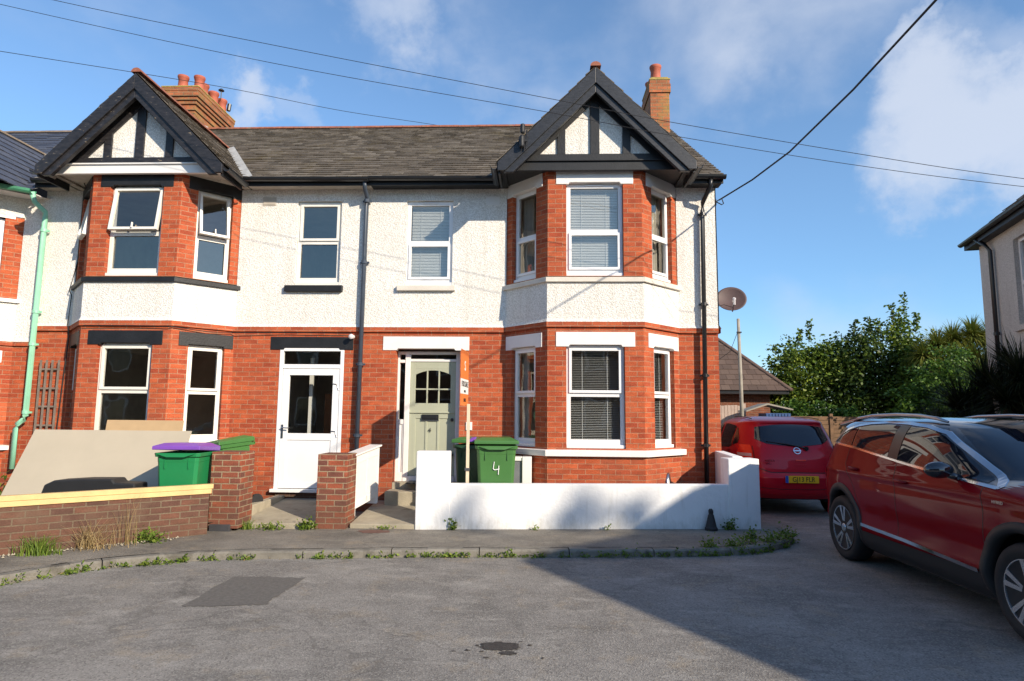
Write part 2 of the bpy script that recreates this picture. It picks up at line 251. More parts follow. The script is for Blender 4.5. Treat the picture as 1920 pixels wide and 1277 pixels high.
M = dict(
 brick=brick('red_brick', (.46, .102, .038), (.31, .058, .026), (.38, .20, .12), stain=.35, st_thr=.50, stain_col=(.47, .155, .075), ms=.0058, bias=-.05),
 brown=brick('brown_brick', (.17, .07, .045), (.10, .048, .038), (.19, .15, .10), stain=.5, st_thr=.55, stain_col=(.26, .20, .14), ms=.008),
 pillar=brick('pillar_brick', (.33, .085, .042), (.15, .06, .045), (.33, .25, .16), stain=.45, st_thr=.56, stain_col=(.16, .09, .065), ms=.008),
 farbrick=brick('far_brick', (.22, .075, .04), (.15, .055, .03), (.24, .17, .12)),
 chim=brick('chimney_brick', (.44, .14, .06), (.28, .10, .045), (.22, .16, .09), stain=.6, st_thr=.46, stain_col=(.33, .25, .07), ms=.009),
 cap=plain('lichen_cap', (.34, .26, .08), .9, vary=.4, scale=9, bump=.8, bscale=25, dirt=((.42, .30, .03), 7, .52)),
 cast=roughcast('white_roughcast', (.86, .84, .795), (.60, .56, .48), .35),
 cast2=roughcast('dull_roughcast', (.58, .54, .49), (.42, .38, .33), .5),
 white=plain('white_paint', (.78, .76, .73), .45, vary=.05, scale=3, bump=.15, bscale=40),
 whitewall=plain('white_masonry_paint', (.80, .80, .795), .65, vary=.04, scale=2.5, bump=.5, bscale=22, dirt=((.55, .54, .50), 3.2, .70), splash=(.42, .40, .34)),
 upvc=plain('white_upvc', (.80, .80, .80), .25, vary=.03, scale=2, dirt=((.62, .58, .48), 5, .7)),
 upvc_old=plain('cream_upvc', (.78, .75, .68), .35, vary=.06, scale=3),
 black=plain('black_masonry_paint', (.010, .0105, .012), .55, vary=.4, scale=5, bump=.3, bscale=40),
 barge=paint_peel('weathered_black_paint', (.012, .013, .016), (.22, .20, .17), .70),
 bargeL=paint_peel('peeling_black_paint', (.014, .013, .014), (.30, .24, .16), .64),
 soffit=plain('stained_soffit', (.50, .45, .38), .7, vary=.2, scale=5, dirt=((.20, .16, .11), 4, .58)),
 blackplastic=plain('black_plastic', (.015, .016, .018), .35, vary=.15),
 pipe=plain('slate_blue_pipe', (.045, .06, .085), .4, vary=.2, scale=4),
 greenpipe=plain('mint_green_pipe', (.28, .60, .42), .45, vary=.1, scale=4),
 greengutter=plain('green_gutter', (.06, .26, .15), .45, vary=.25, scale=5),
 slate=rnd_mat('old_slates', [(.085, .073, .059), (.125, .105, .083), (.145, .122, .097), (.185, .16, .13), (.10, .084, .067), (.13, .11, .088)], .85, .6, 55, 1.6, ((.11, .085, .04), .54, .6)),
 slateblue=rnd_mat('blue_slates', [(.055, .062, .085), (.075, .083, .11), (.095, .10, .12)], .5, .3, 40),
 tile=rnd_mat('brown_tiles', [(.085, .058, .046), (.11, .074, .058), (.13, .09, .07)], .8, .3),
 ridge=plain('terracotta_ridge', (.27, .095, .055), .8, vary=.3, scale=9, bump=.5, bscale=40, dirt=((.20, .17, .11), 5, .56)),
 pot=plain('terracotta_pot', (.40, .10, .055), .7, vary=.2, scale=6, dirt=((.28, .2, .14), 7, .66)),
 lead=plain('lead_flashing', (.42, .42, .40), .6, vary=.2),
 glass=glass('window_glass', (.88, .90, .90), 2.0), glassup=glass('window_glass_sky', (.82, .84, .83), 2.6), carglass=glass('tinted_car_glass', (.10, .11, .115), 1.55),
 blind=plain('blind_slats', (.74, .74, .72), .5, vary=.03), curtain=plain('curtain', (.55, .50, .42), .8, vary=.1),
 inside=plain('room_plaster', (.50, .47, .41), .9, vary=.25, scale=1.5),
 sage=plain('sage_green_door', (.39, .405, .30), .45, vary=.05, scale=3),
 steel=plain('steel', (.45, .45, .46), .3, 1, vary=.1), chrome=plain('chrome', (.60, .60, .62), .12, 1, vary=.04),
 stone=plain('concrete', (.34, .30, .22), .9, vary=.2, scale=4, bump=.6, bscale=50, dirt=((.18, .15, .10), 3, .58)),
 kerb=plain('kerb_concrete', (.20, .185, .155), .9, vary=.25, scale=5, bump=.6, bscale=60, dirt=((.11, .10, .08), 3.5, .52)),
 soil=plain('soil', (.10, .075, .045), .95, vary=.4, scale=8, bump=.8, bscale=40),
 lumber=plain('pine_lumber', (.66, .46, .20), .6, vary=.14, scale=4, dirt=((.45, .25, .08), 5, .70)),
 board=plain('plasterboard', (.44, .385, .29), .75, vary=.05, scale=1.5), brownboard=plain('hardboard', (.48, .33, .18), .7, vary=.06),
 bin=plain('green_bin_plastic', (.055, .165, .042), .38, vary=.08, scale=3, dirt=((.10, .19, .07), 4, .66)),
 bin2=plain('emerald_bin_plastic', (.015, .21, .07), .38, vary=.08, scale=3), bindark=plain('dark_green_plastic', (.02, .06, .025), .45),
 purple=plain('purple_lid_plastic', (.20, .075, .42), .33, vary=.08, scale=3), gapgrey=plain('grey_panel', (.16, .165, .18), .5, vary=.15),
 orange=plain('orange_sign', (.78, .21, .05), .45, vary=.04), wood=plain('pale_post_wood', (.68, .57, .42), .65, vary=.12),
 greywood=plain('weathered_wood', (.20, .16, .13), .85, vary=.3, bump=.4), polewood=plain('pole_wood', (.30, .27, .22), .8, vary=.2),
 fence=plain('brown_fence_wood', (.16, .09, .045), .8, vary=.3, bump=.4), fencepink=plain('pale_fence', (.42, .32, .26), .8, vary=.15, dirt=((.2, .17, .13), 3, .58)),
 blue=plain('blue_plastic', (.02, .07, .20), .5, vary=.2), slab=plain('dark_slab', (.045, .045, .05), .7, vary=.2),
 carred=plain('metallic_red_paint', (.19, .001, .006), .42, .0, vary=.02, coat=.30, spec=.05), carred2=plain('cherry_red_paint', (.46, .005, .02), .35, .1, vary=.02, coat=.4, spec=.2),
 cladding=plain('dark_cladding', (.018, .018, .019), .6, vary=.1), rubber=plain('tyre_rubber', (.014, .014, .015), .75, vary=.2, scale=12),
 rim=plain('wheel_silver', (.62, .63, .65), .25, .8, vary=.04), rimdark=plain('wheel_black', (.012, .012, .013), .35),
 tail=plain('tail_light_red', (.85, .03, .012), .12, vary=.05, coat=1), lampclear=plain('lamp_clear', (.65, .62, .62), .1, coat=1),
 plate=plain('plate_yellow', (.85, .52, .02), .4, vary=.03), plateblue=plain('plate_blue', (.02, .10, .45), .4), ink=plain('black_ink', (.012, .012, .014), .5),
 whiteink=plain('white_marking', (.82, .82, .80), .5, vary=.05), dish=plain('dish_brown', (.085, .052, .05), .6, vary=.15),
 cable=plain('black_cable', (.012, .012, .013), .6),
 road=asphalt('road_asphalt', (.208, .194, .174), (.41, .385, .34), (.075, .069, .062), .55),
 pave=asphalt('pavement_asphalt', (.19, .172, .145), (.34, .31, .25), (.085, .078, .065), .35),
 patch=plain('fresh_patch', (.12, .112, .10), .85, vary=.25, scale=30, bump=.5, bscale=120, dirt=((.16, .15, .13), 8, .66)),
 stain=plain('oil_stain', (.032, .03, .028), .55, vary=.3, scale=20, bump=.4, bscale=120), redpatch=plain('red_fill', (.16, .08, .06), .85, vary=.3),
 earth=plain('rough_ground', (.13, .12, .08), .95, vary=.35, scale=1.2, bump=.6, bscale=20),
 leafA=rnd_mat('broad_leaves', [(.03, .06, .010), (.09, .15, .018), (.15, .22, .028), (.24, .28, .04)], .5, 0, trans=.25),
 leafB=rnd_mat('dark_leaves', [(.02, .04, .008), (.06, .10, .016), (.12, .17, .028)], .5, 0, trans=.2),
 leafC=rnd_mat('bright_leaves', [(.04, .09, .012), (.08, .16, .02), (.13, .22, .03)], .5, 0, trans=.3),
 palm=rnd_mat('palm_leaves', [(.07, .10, .018), (.17, .21, .035), (.27, .25, .05)], .5, 0, trans=.25),
 spiky=rnd_mat('spiky_leaves', [(.006, .011, .004), (.014, .024, .007), (.028, .04, .012)], .6, 0, trans=.1),
 weed=rnd_mat('weed_leaves', [(.07, .12, .012), (.14, .22, .03), (.22, .27, .05)], .6, 0, trans=.3),
 straw=rnd_mat('dry_grass', [(.22, .15, .06), (.36, .26, .12), (.46, .35, .18)], .8, 0, trans=.3),
 bark=plain('bark', (.11, .08, .055), .9, vary=.3, bump=.8, bscale=20),
)

# ------------------------------------------------------------------ mesh helpers
ORG = {}
def key(o): return o.name
class MB:
    def __init__(s, T=None): s.v = []; s.f = []; s.r = []; s.T = T; s.rn = .5; s.smooth = False
    def add(s, vs, fs, rn=None):
        b = len(s.v)
        for p in vs: s.v.append(tuple(s.T(*p)) if s.T else tuple(p))
        for f in fs: s.f.append(tuple(b+i for i in f)); s.r.append(s.rn if rn is None else rn)
    def quad(s, a, b, c, d, rn=None): s.add([a, b, c, d], [(0, 1, 2, 3)], rn)
    def box(s, x0, x1, y0, y1, z0, z1, rn=None):
        s.add([(x0, y0, z0), (x1, y0, z0), (x1, y1, z0), (x0, y1, z0), (x0, y0, z1), (x1, y0, z1), (x1, y1, z1), (x0, y1, z1)],
              [(0, 3, 2, 1), (4, 5, 6, 7), (0, 1, 5, 4), (1, 2, 6, 5), (2, 3, 7, 6), (3, 0, 4, 7)], rn)
        return s
    def prism(s, poly, vec, rn=None):
        n = len(poly); vec = Vector(vec)
        vs = [tuple(p) for p in poly]+[tuple(Vector(p)+vec) for p in poly]
        s.add(vs, [tuple(range(n))[::-1], tuple(range(n, 2*n))]+[(i, (i+1) % n, n+(i+1) % n, n+i) for i in range(n)], rn); return s
    def tube(s, pts, r, n=8, cap=True):
        pts = [Vector(p) for p in pts]; rings = []; up = Vector((0, 0, 1))
        for i, p in enumerate(pts):
            d = (pts[min(i+1, len(pts)-1)]-pts[max(i-1, 0)]).normalized()
            a = d.cross(up)
            if a.length < .05: a = d.cross(Vector((1, 0, 0)))
            a.normalize(); b = a.cross(d); rr = r[i] if isinstance(r, (list, tuple)) else r
            rings.append([p+a*math.cos(2*math.pi*k/n)*rr+b*math.sin(2*math.pi*k/n)*rr for k in range(n)])
        fs = [(i*n+k, (i+1)*n+k, (i+1)*n+(k+1) % n, i*n+(k+1) % n) for i in range(len(pts)-1) for k in range(n)]
        if cap: fs += [tuple(range(n)), tuple(range((len(pts)-1)*n, len(pts)*n))[::-1]]
        s.add([q for rg in rings for q in rg], fs); return s
    def lathe(s, prof, c=(0, 0, 0), n=24, axis='z', cap=True):
        vs = []
        for (r, h) in prof:
            for k in range(n):
                a = 2*math.pi*k/n; x, y = r*math.cos(a), r*math.sin(a)
                p = (x, y, h) if axis == 'z' else ((h, x, y) if axis == 'x' else (x, h, y))
                vs.append((p[0]+c[0], p[1]+c[1], p[2]+c[2]))
        fs = [(i*n+k, i*n+(k+1) % n, (i+1)*n+(k+1) % n, (i+1)*n+k) for i in range(len(prof)-1) for k in range(n)]
        if cap: fs += [tuple(range(n))[::-1], tuple(range((len(prof)-1)*n, len(prof)*n))]
        s.add(vs, fs); return s
    def build(s, name, mat, parent=None, bevel=0, smooth=False, uv=True, recalc=True):
        me = bpy.data.meshes.new(name)
        base = list(s.v)
        if parent is not None and parent in ORG:
            o0 = ORG[parent]; vs = [(a-o0[0], b-o0[1], c-o0[2]) for a, b, c in base]
        else: vs = base
        me.from_pydata(vs, [], s.f); me.update()
        if recalc:
            bm = bmesh.new(); bm.from_mesh(me)
            if smooth: bmesh.ops.remove_doubles(bm, verts=bm.verts, dist=2e-5)
            bmesh.ops.recalc_face_normals(bm, faces=bm.faces); bm.to_mesh(me); bm.free()
            if smooth and len(me.polygons) != len(s.f): s.r = [.5]*len(me.polygons)
        o0 = ORG.get(parent, (0, 0, 0)) if parent is not None else (0, 0, 0)
        if uv:
            ul = me.uv_layers.new(name='UVMap')
            for p in me.polygons:
                n = p.normal
                if abs(n.z) > .75: t = None
                else: t = Vector((-n.y, n.x, 0)).normalized(); 
                for li in p.loop_indices:
                    q = me.vertices[me.loops[li].vertex_index].co+Vector(o0)
                    ul.data[li].uv = (q[0], q[1]) if t is None else (q[0]*t.x+q[1]*t.y+50, q[2]+10)
        at = me.attributes.new('rnd', 'FLOAT', 'FACE'); at.data.foreach_set('value', s.r)
        ob = bpy.data.objects.new(name, me); COL.objects.link(ob)
        if mat is not None: me.materials.append(M[mat] if isinstance(mat, str) else mat)
        if parent is not None:
            ob.parent = parent
            ORG[ob] = ORG.get(parent, (0, 0, 0))
        if bevel:
            md = ob.modifiers.new('bevel', 'BEVEL'); md.width = bevel; md.segments = 2; md.limit_method = 'ANGLE'
        if smooth:
            for p in me.polygons: p.use_smooth = True
        return ob
def tag(o, label=None, cat=None, group=None, kind=None):
    if label: o['label'] = label
    if cat: o['category'] = cat
    if group: o['group'] = group
    if kind: o['kind'] = kind
    return o
def thing(name, loc, label, cat, group=None, rz=0, local=False):
    o = bpy.data.objects.new(name, None); COL.objects.link(o); o.location = loc; o.rotation_euler = (0, 0, rz); o.empty_display_size = .1
    ORG[o] = (0, 0, 0) if local else tuple(loc)
    return tag(o, label, cat, group)
def one(mb, name, mat, label, cat, group=None, **k):
    return tag(mb.build(name, mat, None, **k), label, cat, group)
def frame2(P0, U):
    """(u, out, z) -> world, out pointing away from the wall"""
    ux, uy = U; l = math.hypot(ux, uy); ux /= l; uy /= l
    return lambda u, d, z: (P0[0]+ux*u+uy*d, P0[1]+uy*u-ux*d, z)
def text(s, size, mat, parent, mtx, name='lettering', ext=.002, align='CENTER'):
    cu = bpy.data.curves.new(name, 'FONT'); cu.body = s; cu.size = size; cu.extrude = ext; cu.align_x = align; cu.align_y = 'CENTER'; cu.resolution_u = 3
    ob = bpy.data.objects.new(name, cu); COL.objects.link(ob)
    me = bpy.data.meshes.new_from_object(ob.evaluated_get(bpy.context.evaluated_depsgraph_get()))
    bpy.data.objects.remove(ob); me.name = name
    o = bpy.data.objects.new(name, me); COL.objects.link(o); me.materials.clear(); me.materials.append(M[mat])
    me.transform(mtx)
    if parent is not None:
        og = ORG.get(parent, (0, 0, 0)); me.transform(Matrix.Translation((-og[0], -og[1], -og[2]))); o.parent = parent; ORG[o] = og
    return o

# ------------------------------------------------------------------ the ground
def make_ground():
    g = MB(); g.quad((-400, -300, -.02), (400, -300, -.02), (400, 500, -.02), (-400, 500, -.02)); tag(g.build('ground', 'earth'), kind='structure')
    r = MB(); r.add([(-40, -19, 0), (12, -19, 0), (12, 12, 0), (2.2, 12, 0), (2.2, -1, 0), (-40, -1, 0)], [tuple(range(6))]); tag(r.build('road', 'road'), kind='structure')
    K = [(-9.6, -9.6), (-8.2, -7.7), (-6.9, -5.75), (-6.0, -4.35), (-5.45, -3.60), (-4.5, -3.12), (-3.34, -2.95), (-2.15, -2.78), (-.92, -2.68), (.34, -2.56), (1.24, -2.44), (1.80, -2.24),
         (2.25, -1.90), (2.55, -1.45), (2.62, -.9), (2.50, -.2), (2.3, .6)]
    # smooth the kerb line
    pts = [Vector((x, y, 0)) for x, y in K]; sm = []
    for i in range(len(pts)-1):
        p0, p1, p2, p3 = pts[max(i-1, 0)], pts[i], pts[i+1], pts[min(i+2, len(pts)-1)]
        for k in range(6):
            t = k/6; sm.append(.5*((2*p1)+(-p0+p2)*t+(2*p0-5*p1+4*p2-p3)*t*t+(-p0+3*p1-3*p2+p3)*t**3))
    sm.append(pts[-1])
    out = sm; inn = []
    for i, p in enumerate(sm):
        d = (sm[min(i+1, len(sm)-1)]-sm[max(i-1, 0)]).normalized(); inn.append(p+Vector((-d.y, d.x, 0))*.125)
    # kerb stones 0.9 m long with thin gaps
    kb = MB(); acc = 0; H = .085
    for i in range(len(sm)-1):
        a, b, c, d = out[i], out[i+1], inn[i+1], inn[i]
        seg = (b-a).length; acc += seg; gap = 0
        if acc > .9: acc = 0; gap = .012/seg
        b = a.lerp(b, 1-gap); c = d.lerp(c, 1-gap); dz = random.uniform(-.004, .004)
        kb.add([(a.x, a.y, -.01), (b.x, b.y, -.01), (c.x, c.y, -.01), (d.x, d.y, -.01), (a.x, a.y, H-.02), (b.x, b.y, H-.02), (c.x, c.y, H+dz), (d.x, d.y, H+dz),
                (a.x+(d.x-a.x)*.15, a.y+(d.y-a.y)*.15, H+dz), (b.x+(c.x-b.x)*.15, b.y+(c.y-b.y)*.15, H+dz)],
               [(0, 1, 5, 4), (4, 5, 9, 8), (8, 9, 6, 7), (1, 2, 6, 9, 5), (2, 3, 7, 6), (3, 0, 4, 8, 7)])
    tag(kb.build('kerb', 'kerb'), kind='structure')
    pv = MB(); poly = [(p.x, p.y, H+.003) for p in inn]+[(2.2, .6, H+.003), (2.2, 1.2, H+.003), (-14, 1.2, H+.003), (-14, -9.6, H+.003)]
    pv.add(poly, [tuple(range(len(poly)))]); tag(pv.build('pavement', 'pave'), kind='structure')
    # patches in the tarmac
    def blob(name, mat, c, a, b, z, n=28, jag=.2, seed=1, rz=0):
        rr = random.Random(seed); m = MB(); vs = []
        for k in range(n):
            t = 2*math.pi*k/n; q = 1+rr.uniform(-jag, jag); x, y = a*math.cos(t)*q, b*math.sin(t)*q
            vs.append((c[0]+x*math.cos(rz)-y*math.sin(rz), c[1]+x*math.sin(rz)+y*math.cos(rz), z))
        m.add(vs, [tuple(range(n))]); tag(m.build(name, mat), kind='structure')
    cs = [(-3.9, -4.84), (-3.55, -4.80), (-3.22, -4.72), (-3.20, -3.83), (-3.60, -3.80), (-3.93, -3.84)]; pp = []
    for i in range(6):
        a, b = cs[i], cs[(i+1) % 6]
        for k in range(14): pp.append((a[0]+(b[0]-a[0])*k/14+random.gauss(0, .008), a[1]+(b[1]-a[1])*k/14+random.gauss(0, .010), .004))
    m = MB(); m.add(pp, [tuple(range(len(pp)))]); tag(m.build('road_patch', 'patch'), kind='structure')
    blob('oil_stain', 'stain', (-1.13, -5.60), .145, .085, .004, n=60, seed=4, jag=.16)
    blob('oil_stain', 'stain', (-1.07, -5.73), .06, .035, .0045, n=40, seed=6, jag=.2)
    for k in range(14): blob('oil_stain', 'stain', (-1.12+random.gauss(0, .15), -5.63+random.gauss(0, .10)), random.uniform(.006, .022), random.uniform(.005, .015), .0048, n=10, seed=20+k)
    blob('pavement_patch', 'redpatch', (-3.05, -1.72), .22, .12, H+.007, seed=9)
    # gardens behind the walls
    gd = MB(); gd.add([(-14, -.02, .2), (-14, -8, .2), (-9.3, -6.0, .2), (-5.1, -1.8, .2), (-4.95, -1.5, .2), (-4.95, 0, .2)], [tuple(range(6))])
    gd.add([(-2.5, -1.42, .2), (2.1, -1.0, .2), (2.1, 0, .2), (-2.5, 0, .2)], [(0, 1, 2, 3)])
    tag(gd.build('garden_soil', 'soil'), kind='structure')
    pt = MB()
    for x0, x1, y0, za, zb in ((-4.93, -3.91, -1.62, .16, .29), (-3.44, -2.54, -1.50, .15, .27)):
        pt.add([(x0, y0, .05), (x1, y0, .05), (x1, .0, .05), (x0, 0, .05), (x0, y0, za), (x1, y0, za), (x1, 0, zb), (x0, 0, zb)],
               [(0, 3, 2, 1), (4, 5, 6, 7), (0, 1, 5, 4), (1, 2, 6, 5), (2, 3, 7, 6), (3, 0, 4, 7)])
    pt.box(-5.05, -4.93, -1.2, -.05, .1, .34)
    tag(pt.build('path', 'stone', bevel=.01), kind='structure')
make_ground()

# ------------------------------------------------------------------ building pieces
def panel(mb, P0, U, L, z0, z1, holes=(), reveal=.12, out=0.0, sides=0):
    """upright wall skin with rectangular holes and their reveals"""
    old = mb.T; mb.T = frame2(P0, U)
    us = sorted({0, L}|{h[0] for h in holes}|{h[1] for h in holes}); zs = sorted({z0, z1}|{h[2] for h in holes}|{h[3] for h in holes})
    zs = [z for z in zs if z0 <= z <= z1]
    for i in range(len(us)-1):
        for j in range(len(zs)-1):
            cu, cz = (us[i]+us[i+1])/2, (zs[j]+zs[j+1])/2
            if any(h[0] < cu < h[1] and h[2] < cz < h[3] for h in holes): continue
            mb.quad((us[i], out, zs[j]), (us[i+1], out, zs[j]), (us[i+1], out, zs[j+1]), (us[i], out, zs[j+1]))
    for a, b, c, d in holes:
        c2, d2 = max(c, z0), min(d, z1)
        if c2 >= d2: continue
        r = -reveal
        mb.quad((a, out, c2), (a, r, c2), (a, r, d2), (a, out, d2)); mb.quad((b, r, c2), (b, out, c2), (b, out, d2), (b, r, d2))
        if c >= z0: mb.quad((a, r, c), (a, out, c), (b, out, c), (b, r, c))
        if d <= z1: mb.quad((a, out, d), (a, r, d), (b, r, d), (b, out, d))
    if sides:
        mb.quad((0, out, z0), (0, out-sides, z0), (0, out-sides, z1), (0, out, z1)); mb.quad((L, out, z0), (L, out-sides, z0), (L, out-sides, z1), (L, out, z1))
        mb.quad((0, out, z0), (L, out, z0), (L, out-sides, z0), (0, out-sides, z0)); mb.quad((0, out, z1), (L, out, z1), (L, out-sides, z1), (0, out-sides, z1))
    mb.T = old

def window(house, P0, U, u0, u1, z0, z1, zt=None, mat='upvc', inset=.075, foot=.12, sash='upper', open_a=0, blind=None, curtain=None, gl='glass', fw=.055, vent=False, slat=(.007, .0105)):
    """upvc window: frame (part) > sash, pane, blind, curtain, trickle vent"""
    T = frame2(P0, U); f = MB(T); i0, i1 = -inset-.06, -inset
    u0 += .004; u1 -= .004; z1 -= .004; z0 += .002
    zb = z0+foot
    f.box(u0, u0+fw, i0, i1, z0, z1); f.box(u1-fw, u1, i0, i1, z0, z1); f.box(u0+fw, u1-fw, i0, i1, z1-fw, z1); f.box(u0+fw, u1-fw, i0, i1, z0, zb)
    f.box(u0-.0, u1+.0, i1, i1+.045, z0, z0+.05)
    if zt: f.box(u0+fw, u1-fw, i0+.004, i1-.004, zt-.03, zt+.03)
    w = f.build('window', mat, house, bevel=.004)
    lights = [(zb, (zt-.03) if zt else z1-fw)]+([(zt+.03, z1-fw)] if zt else [])
    gm = MB(T)
    for k, (a, b) in enumerate(lights):
        is_s = (sash == 'upper' and k == 1) or (sash == 'lower' and k == 0) or sash == 'both'
        if is_s:
            s = MB(); d0, d1 = i0+.02, i1+.022; s0, s1 = u0+fw-.015, u1-fw+.015; za, zz = a-.015, b+.015; q = .042
            ang = open_a if k == 1 else 0
            def TS(u, d, z, zz=zz, ang=ang, d0=d0):
                dz = z-zz; dd = d-d0
                return T(u, d0+dd*math.cos(ang)-dz*math.sin(ang), zz+dz*math.cos(ang)+dd*math.sin(ang))
            s.T = TS
            s.box(s0, s0+q, d0, d1, za, zz); s.box(s1-q, s1, d0, d1, za, zz); s.box(s0+q, s1-q, d0, d1, zz-q, zz); s.box(s0+q, s1-q, d0, d1, za, za+q)
            if ang: s.box((s0+s1)/2-.008, (s0+s1)/2+.008, d1, d1+.03, za+.02, za+.11)
            s.build('sash', mat, w, bevel=.003)
            p = MB(TS); p.quad((s0+q, (d0+d1)/2, za+q), (s1-q, (d0+d1)/2, za+q), (s1-q, (d0+d1)/2, zz-q), (s0+q, (d0+d1)/2, zz-q)); p.build('pane', gl, w)
        else:
            p = MB(T); p.quad((u0+fw, (i0+i1)/2, a), (u1-fw, (i0+i1)/2, a), (u1-fw, (i0+i1)/2, b), (u0+fw, (i0+i1)/2, b)); p.build('pane', gl, w)
            bd = MB(T); e = .012
            for (x0, x1, y0, y1) in ((u0+fw, u1-fw, a, a+e), (u0+fw, u1-fw, b-e, b), (u0+fw, u0+fw+e, a+e, b-e), (u1-fw-e, u1-fw, a+e, b-e)): bd.box(x0, x1, i1-.012, i1-.002, y0, y1)
            bd.build('glazing_bead', mat, w)
    if vent:
        v = MB(T); c = (u0+u1)/2; v.box(c-.14, c+.14, i1, i1+.018, z1-fw+.018, z1-fw+.036); v.build('trickle_vent', mat, w)
    if blind is not None:
        b = MB(T); d = i0-.05; lo = z0+foot+blind*(z1-z0); z = z1-fw-.02
        b.box(u0+fw, u1-fw, d-.02, d+.02, z, z+.04)
        while z > lo:
            b.add([(u0+fw+.01, d-slat[0], z+slat[1]), (u1-fw-.01, d-slat[0], z+slat[1]), (u1-fw-.01, d+slat[0], z-slat[1]), (u0+fw+.01, d+slat[0], z-slat[1])], [(0, 1, 2, 3)]); z -= .0262
        b.box(u0+fw+.01, u1-fw-.01, d-.012, d+.012, lo-.012, lo+.006)
        for uu in (.25, .75): x = u0+fw+(u1-u0-2*fw)*uu; b.box(x-.003, x+.003, d+.011, d+.013, lo, z1-fw)
        b.build('blind', 'blind', w)
    if curtain:
        for (a, b2) in curtain:
            c = MB(T); d = i0-.12; n = 26; pts = []
            for k in range(n+1):
                u = a+(b2-a)*k/n; pts.append((u, d+.03*math.sin(k*1.9)+.012*math.sin(k*.7)))
            for k in range(n): c.quad((pts[k][0], pts[k][1], z0+.02), (pts[k+1][0], pts[k+1][1], z0+.02), (pts[k+1][0], pts[k+1][1], z1-.05), (pts[k][0], pts[k][1], z1-.05))
            c.build('curtain', 'curtain', w, smooth=True)
    return w

def lintel(house, P0, U, u0, u1, z0, z1, mat, proud=.012, notch=True):
    b = MB(frame2(P0, U)); d = proud
    if notch:
        n = .16*(u1-u0); e = .03
        poly = [(u0, z0), (u0+n, z0), (u0+n+.02, z0+e), (u1-n-.02, z0+e), (u1-n, z0), (u1, z0), (u1, z1), (u0, z1)]
    else: poly = [(u0, z0), (u1, z0), (u1, z1), (u0, z1)]
    b.T = None; T = frame2(P0, U)
    b.prism([T(u, d, z) for u, z in poly], Vector(T(0, -.10, 0))-Vector(T(0, d, 0))); b.build('lintel', mat, house, bevel=.005)

def slates(mb, O, U, V, NN, vlen, clip, gauge=.195, width=.255, thick=.014, jit=.5):
    """rows of separate overlapping slates: O eave origin, U along, V up the slope, NN outward; clip(v)->(u0,u1)"""
    O, U, V, NN = Vector(O), Vector(U).normalized(), Vector(V).normalized(), Vector(NN).normalized()
    rows = int(math.ceil(vlen/gauge))
    for r in range(rows):
        v0 = r*gauge; v1 = min(v0+gauge*1.12, vlen); a, b = clip(v0); a2, b2 = clip(min(v0+gauge, vlen))
        if b-a < .03 and b2-a2 < .03: continue
        off = (r % 2)*width/2; u = min(a, a2)-off-random.random()*.01
        while u < max(b, b2):
            ue = u+width-.005-random.uniform(0, .006); x0, x1 = max(u, a), min(ue, b); y0, y1 = max(u, a2), min(ue, b2)
            u += width
            if x1 <= x0 and y1 <= y0: continue
            if x1 <= x0: x0 = x1 = min(max((y0+y1)/2, a), b)
            if y1 <= y0: y0 = y1 = min(max((x0+x1)/2, a2), b2)
            dv = random.uniform(-.012, .012)*jit*2; lift = thick*random.uniform(.85, 1.6); tw = random.uniform(-.005, .005)*jit
            h0, h1 = lift+tw, lift-tw; rn = random.random()
            p = lambda uu, vv, hh: tuple(O+U*uu+V*vv+NN*hh)
            mb.add([p(x0, v0+dv, h0+.006), p(x1, v0+dv, h1+.006), p(y1, v1, .004), p(y0, v1, .004), p(x0, v0+dv, h0-.010), p(x1, v0+dv, h1-.010)],
                   [(0, 1, 2, 3), (4, 5, 1, 0), (4, 0, 3), (5, 2, 1)], rn)
    a, b = clip(0); a2, b2 = clip(vlen)
    mb.add([tuple(O+U*a), tuple(O+U*b), tuple(O+U*b2+V*vlen), tuple(O+U*a2+V*vlen)], [(0, 1, 2, 3)], .1)

def ridge_tiles(mb, A, B, r=.10, L=.42):
    A, B = Vector(A), Vector(B); n = max(1, int((B-A).length/L)); d = (B-A)/n; t = d.normalized(); side = t.cross(Vector((0, 0, 1))).normalized(); up = side.cross(t)
    for i in range(n):
        rr = r*random.uniform(.96, 1.06); p0 = A+d*i; p1 = A+d*(i+.985); vs = []
        for p in (p0, p1):
            for k in range(9): an = math.pi*k/8; vs.append(tuple(p+side*math.cos(an)*rr+up*(math.sin(an)*rr*.85-.05)))
        mb.add(vs, [(k, k+1, k+10, k+9) for k in range(8)]+[tuple(range(9)), tuple(range(9, 18))])

ZE, SL, YR = 5.54, .66, 4.10          # eave height at y=-.3, main slope, ridge line
def zroof(y): return ZE+SL*(y+.3)
ZR = zroof(YR)
GAP, GHW, GZE = 7.01, 1.51, 5.49      # gable ridge height, half width, eave height
GY0 = -1.02
NV = math.sqrt(1+SL*SL)

def half_round(mb, pts, r=.055):
    """gutter: half pipe, open upward"""
    pts = [Vector(p) for p in pts]; rows = []
    for i, p in enumerate(pts):
        d = (pts[min(i+1, len(pts)-1)]-pts[max(i-1, 0)]).normalized(); s = d.cross(Vector((0, 0, 1))).normalized()
        rows.append([tuple(p+s*math.cos(math.pi+math.pi*k/6)*r+Vector((0, 0, math.sin(math.pi+math.pi*k/6)*r))) for k in range(7)]+
                    [tuple(p+s*math.cos(math.pi+math.pi*k/6)*(r-.008)+Vector((0, 0, math.sin(math.pi+math.pi*k/6)*(r-.008)))) for k in range(6, -1, -1)])
    n = 14; mb.add([q for rw in rows for q in rw], [(i*n+k, i*n+(k+1) % n, (i+1)*n+(k+1) % n, (i+1)*n+k) for i in range(len(rows)-1) for k in range(n)]+[tuple(range(n)), tuple(range((len(rows)-1)*n, len(rows)*n))])

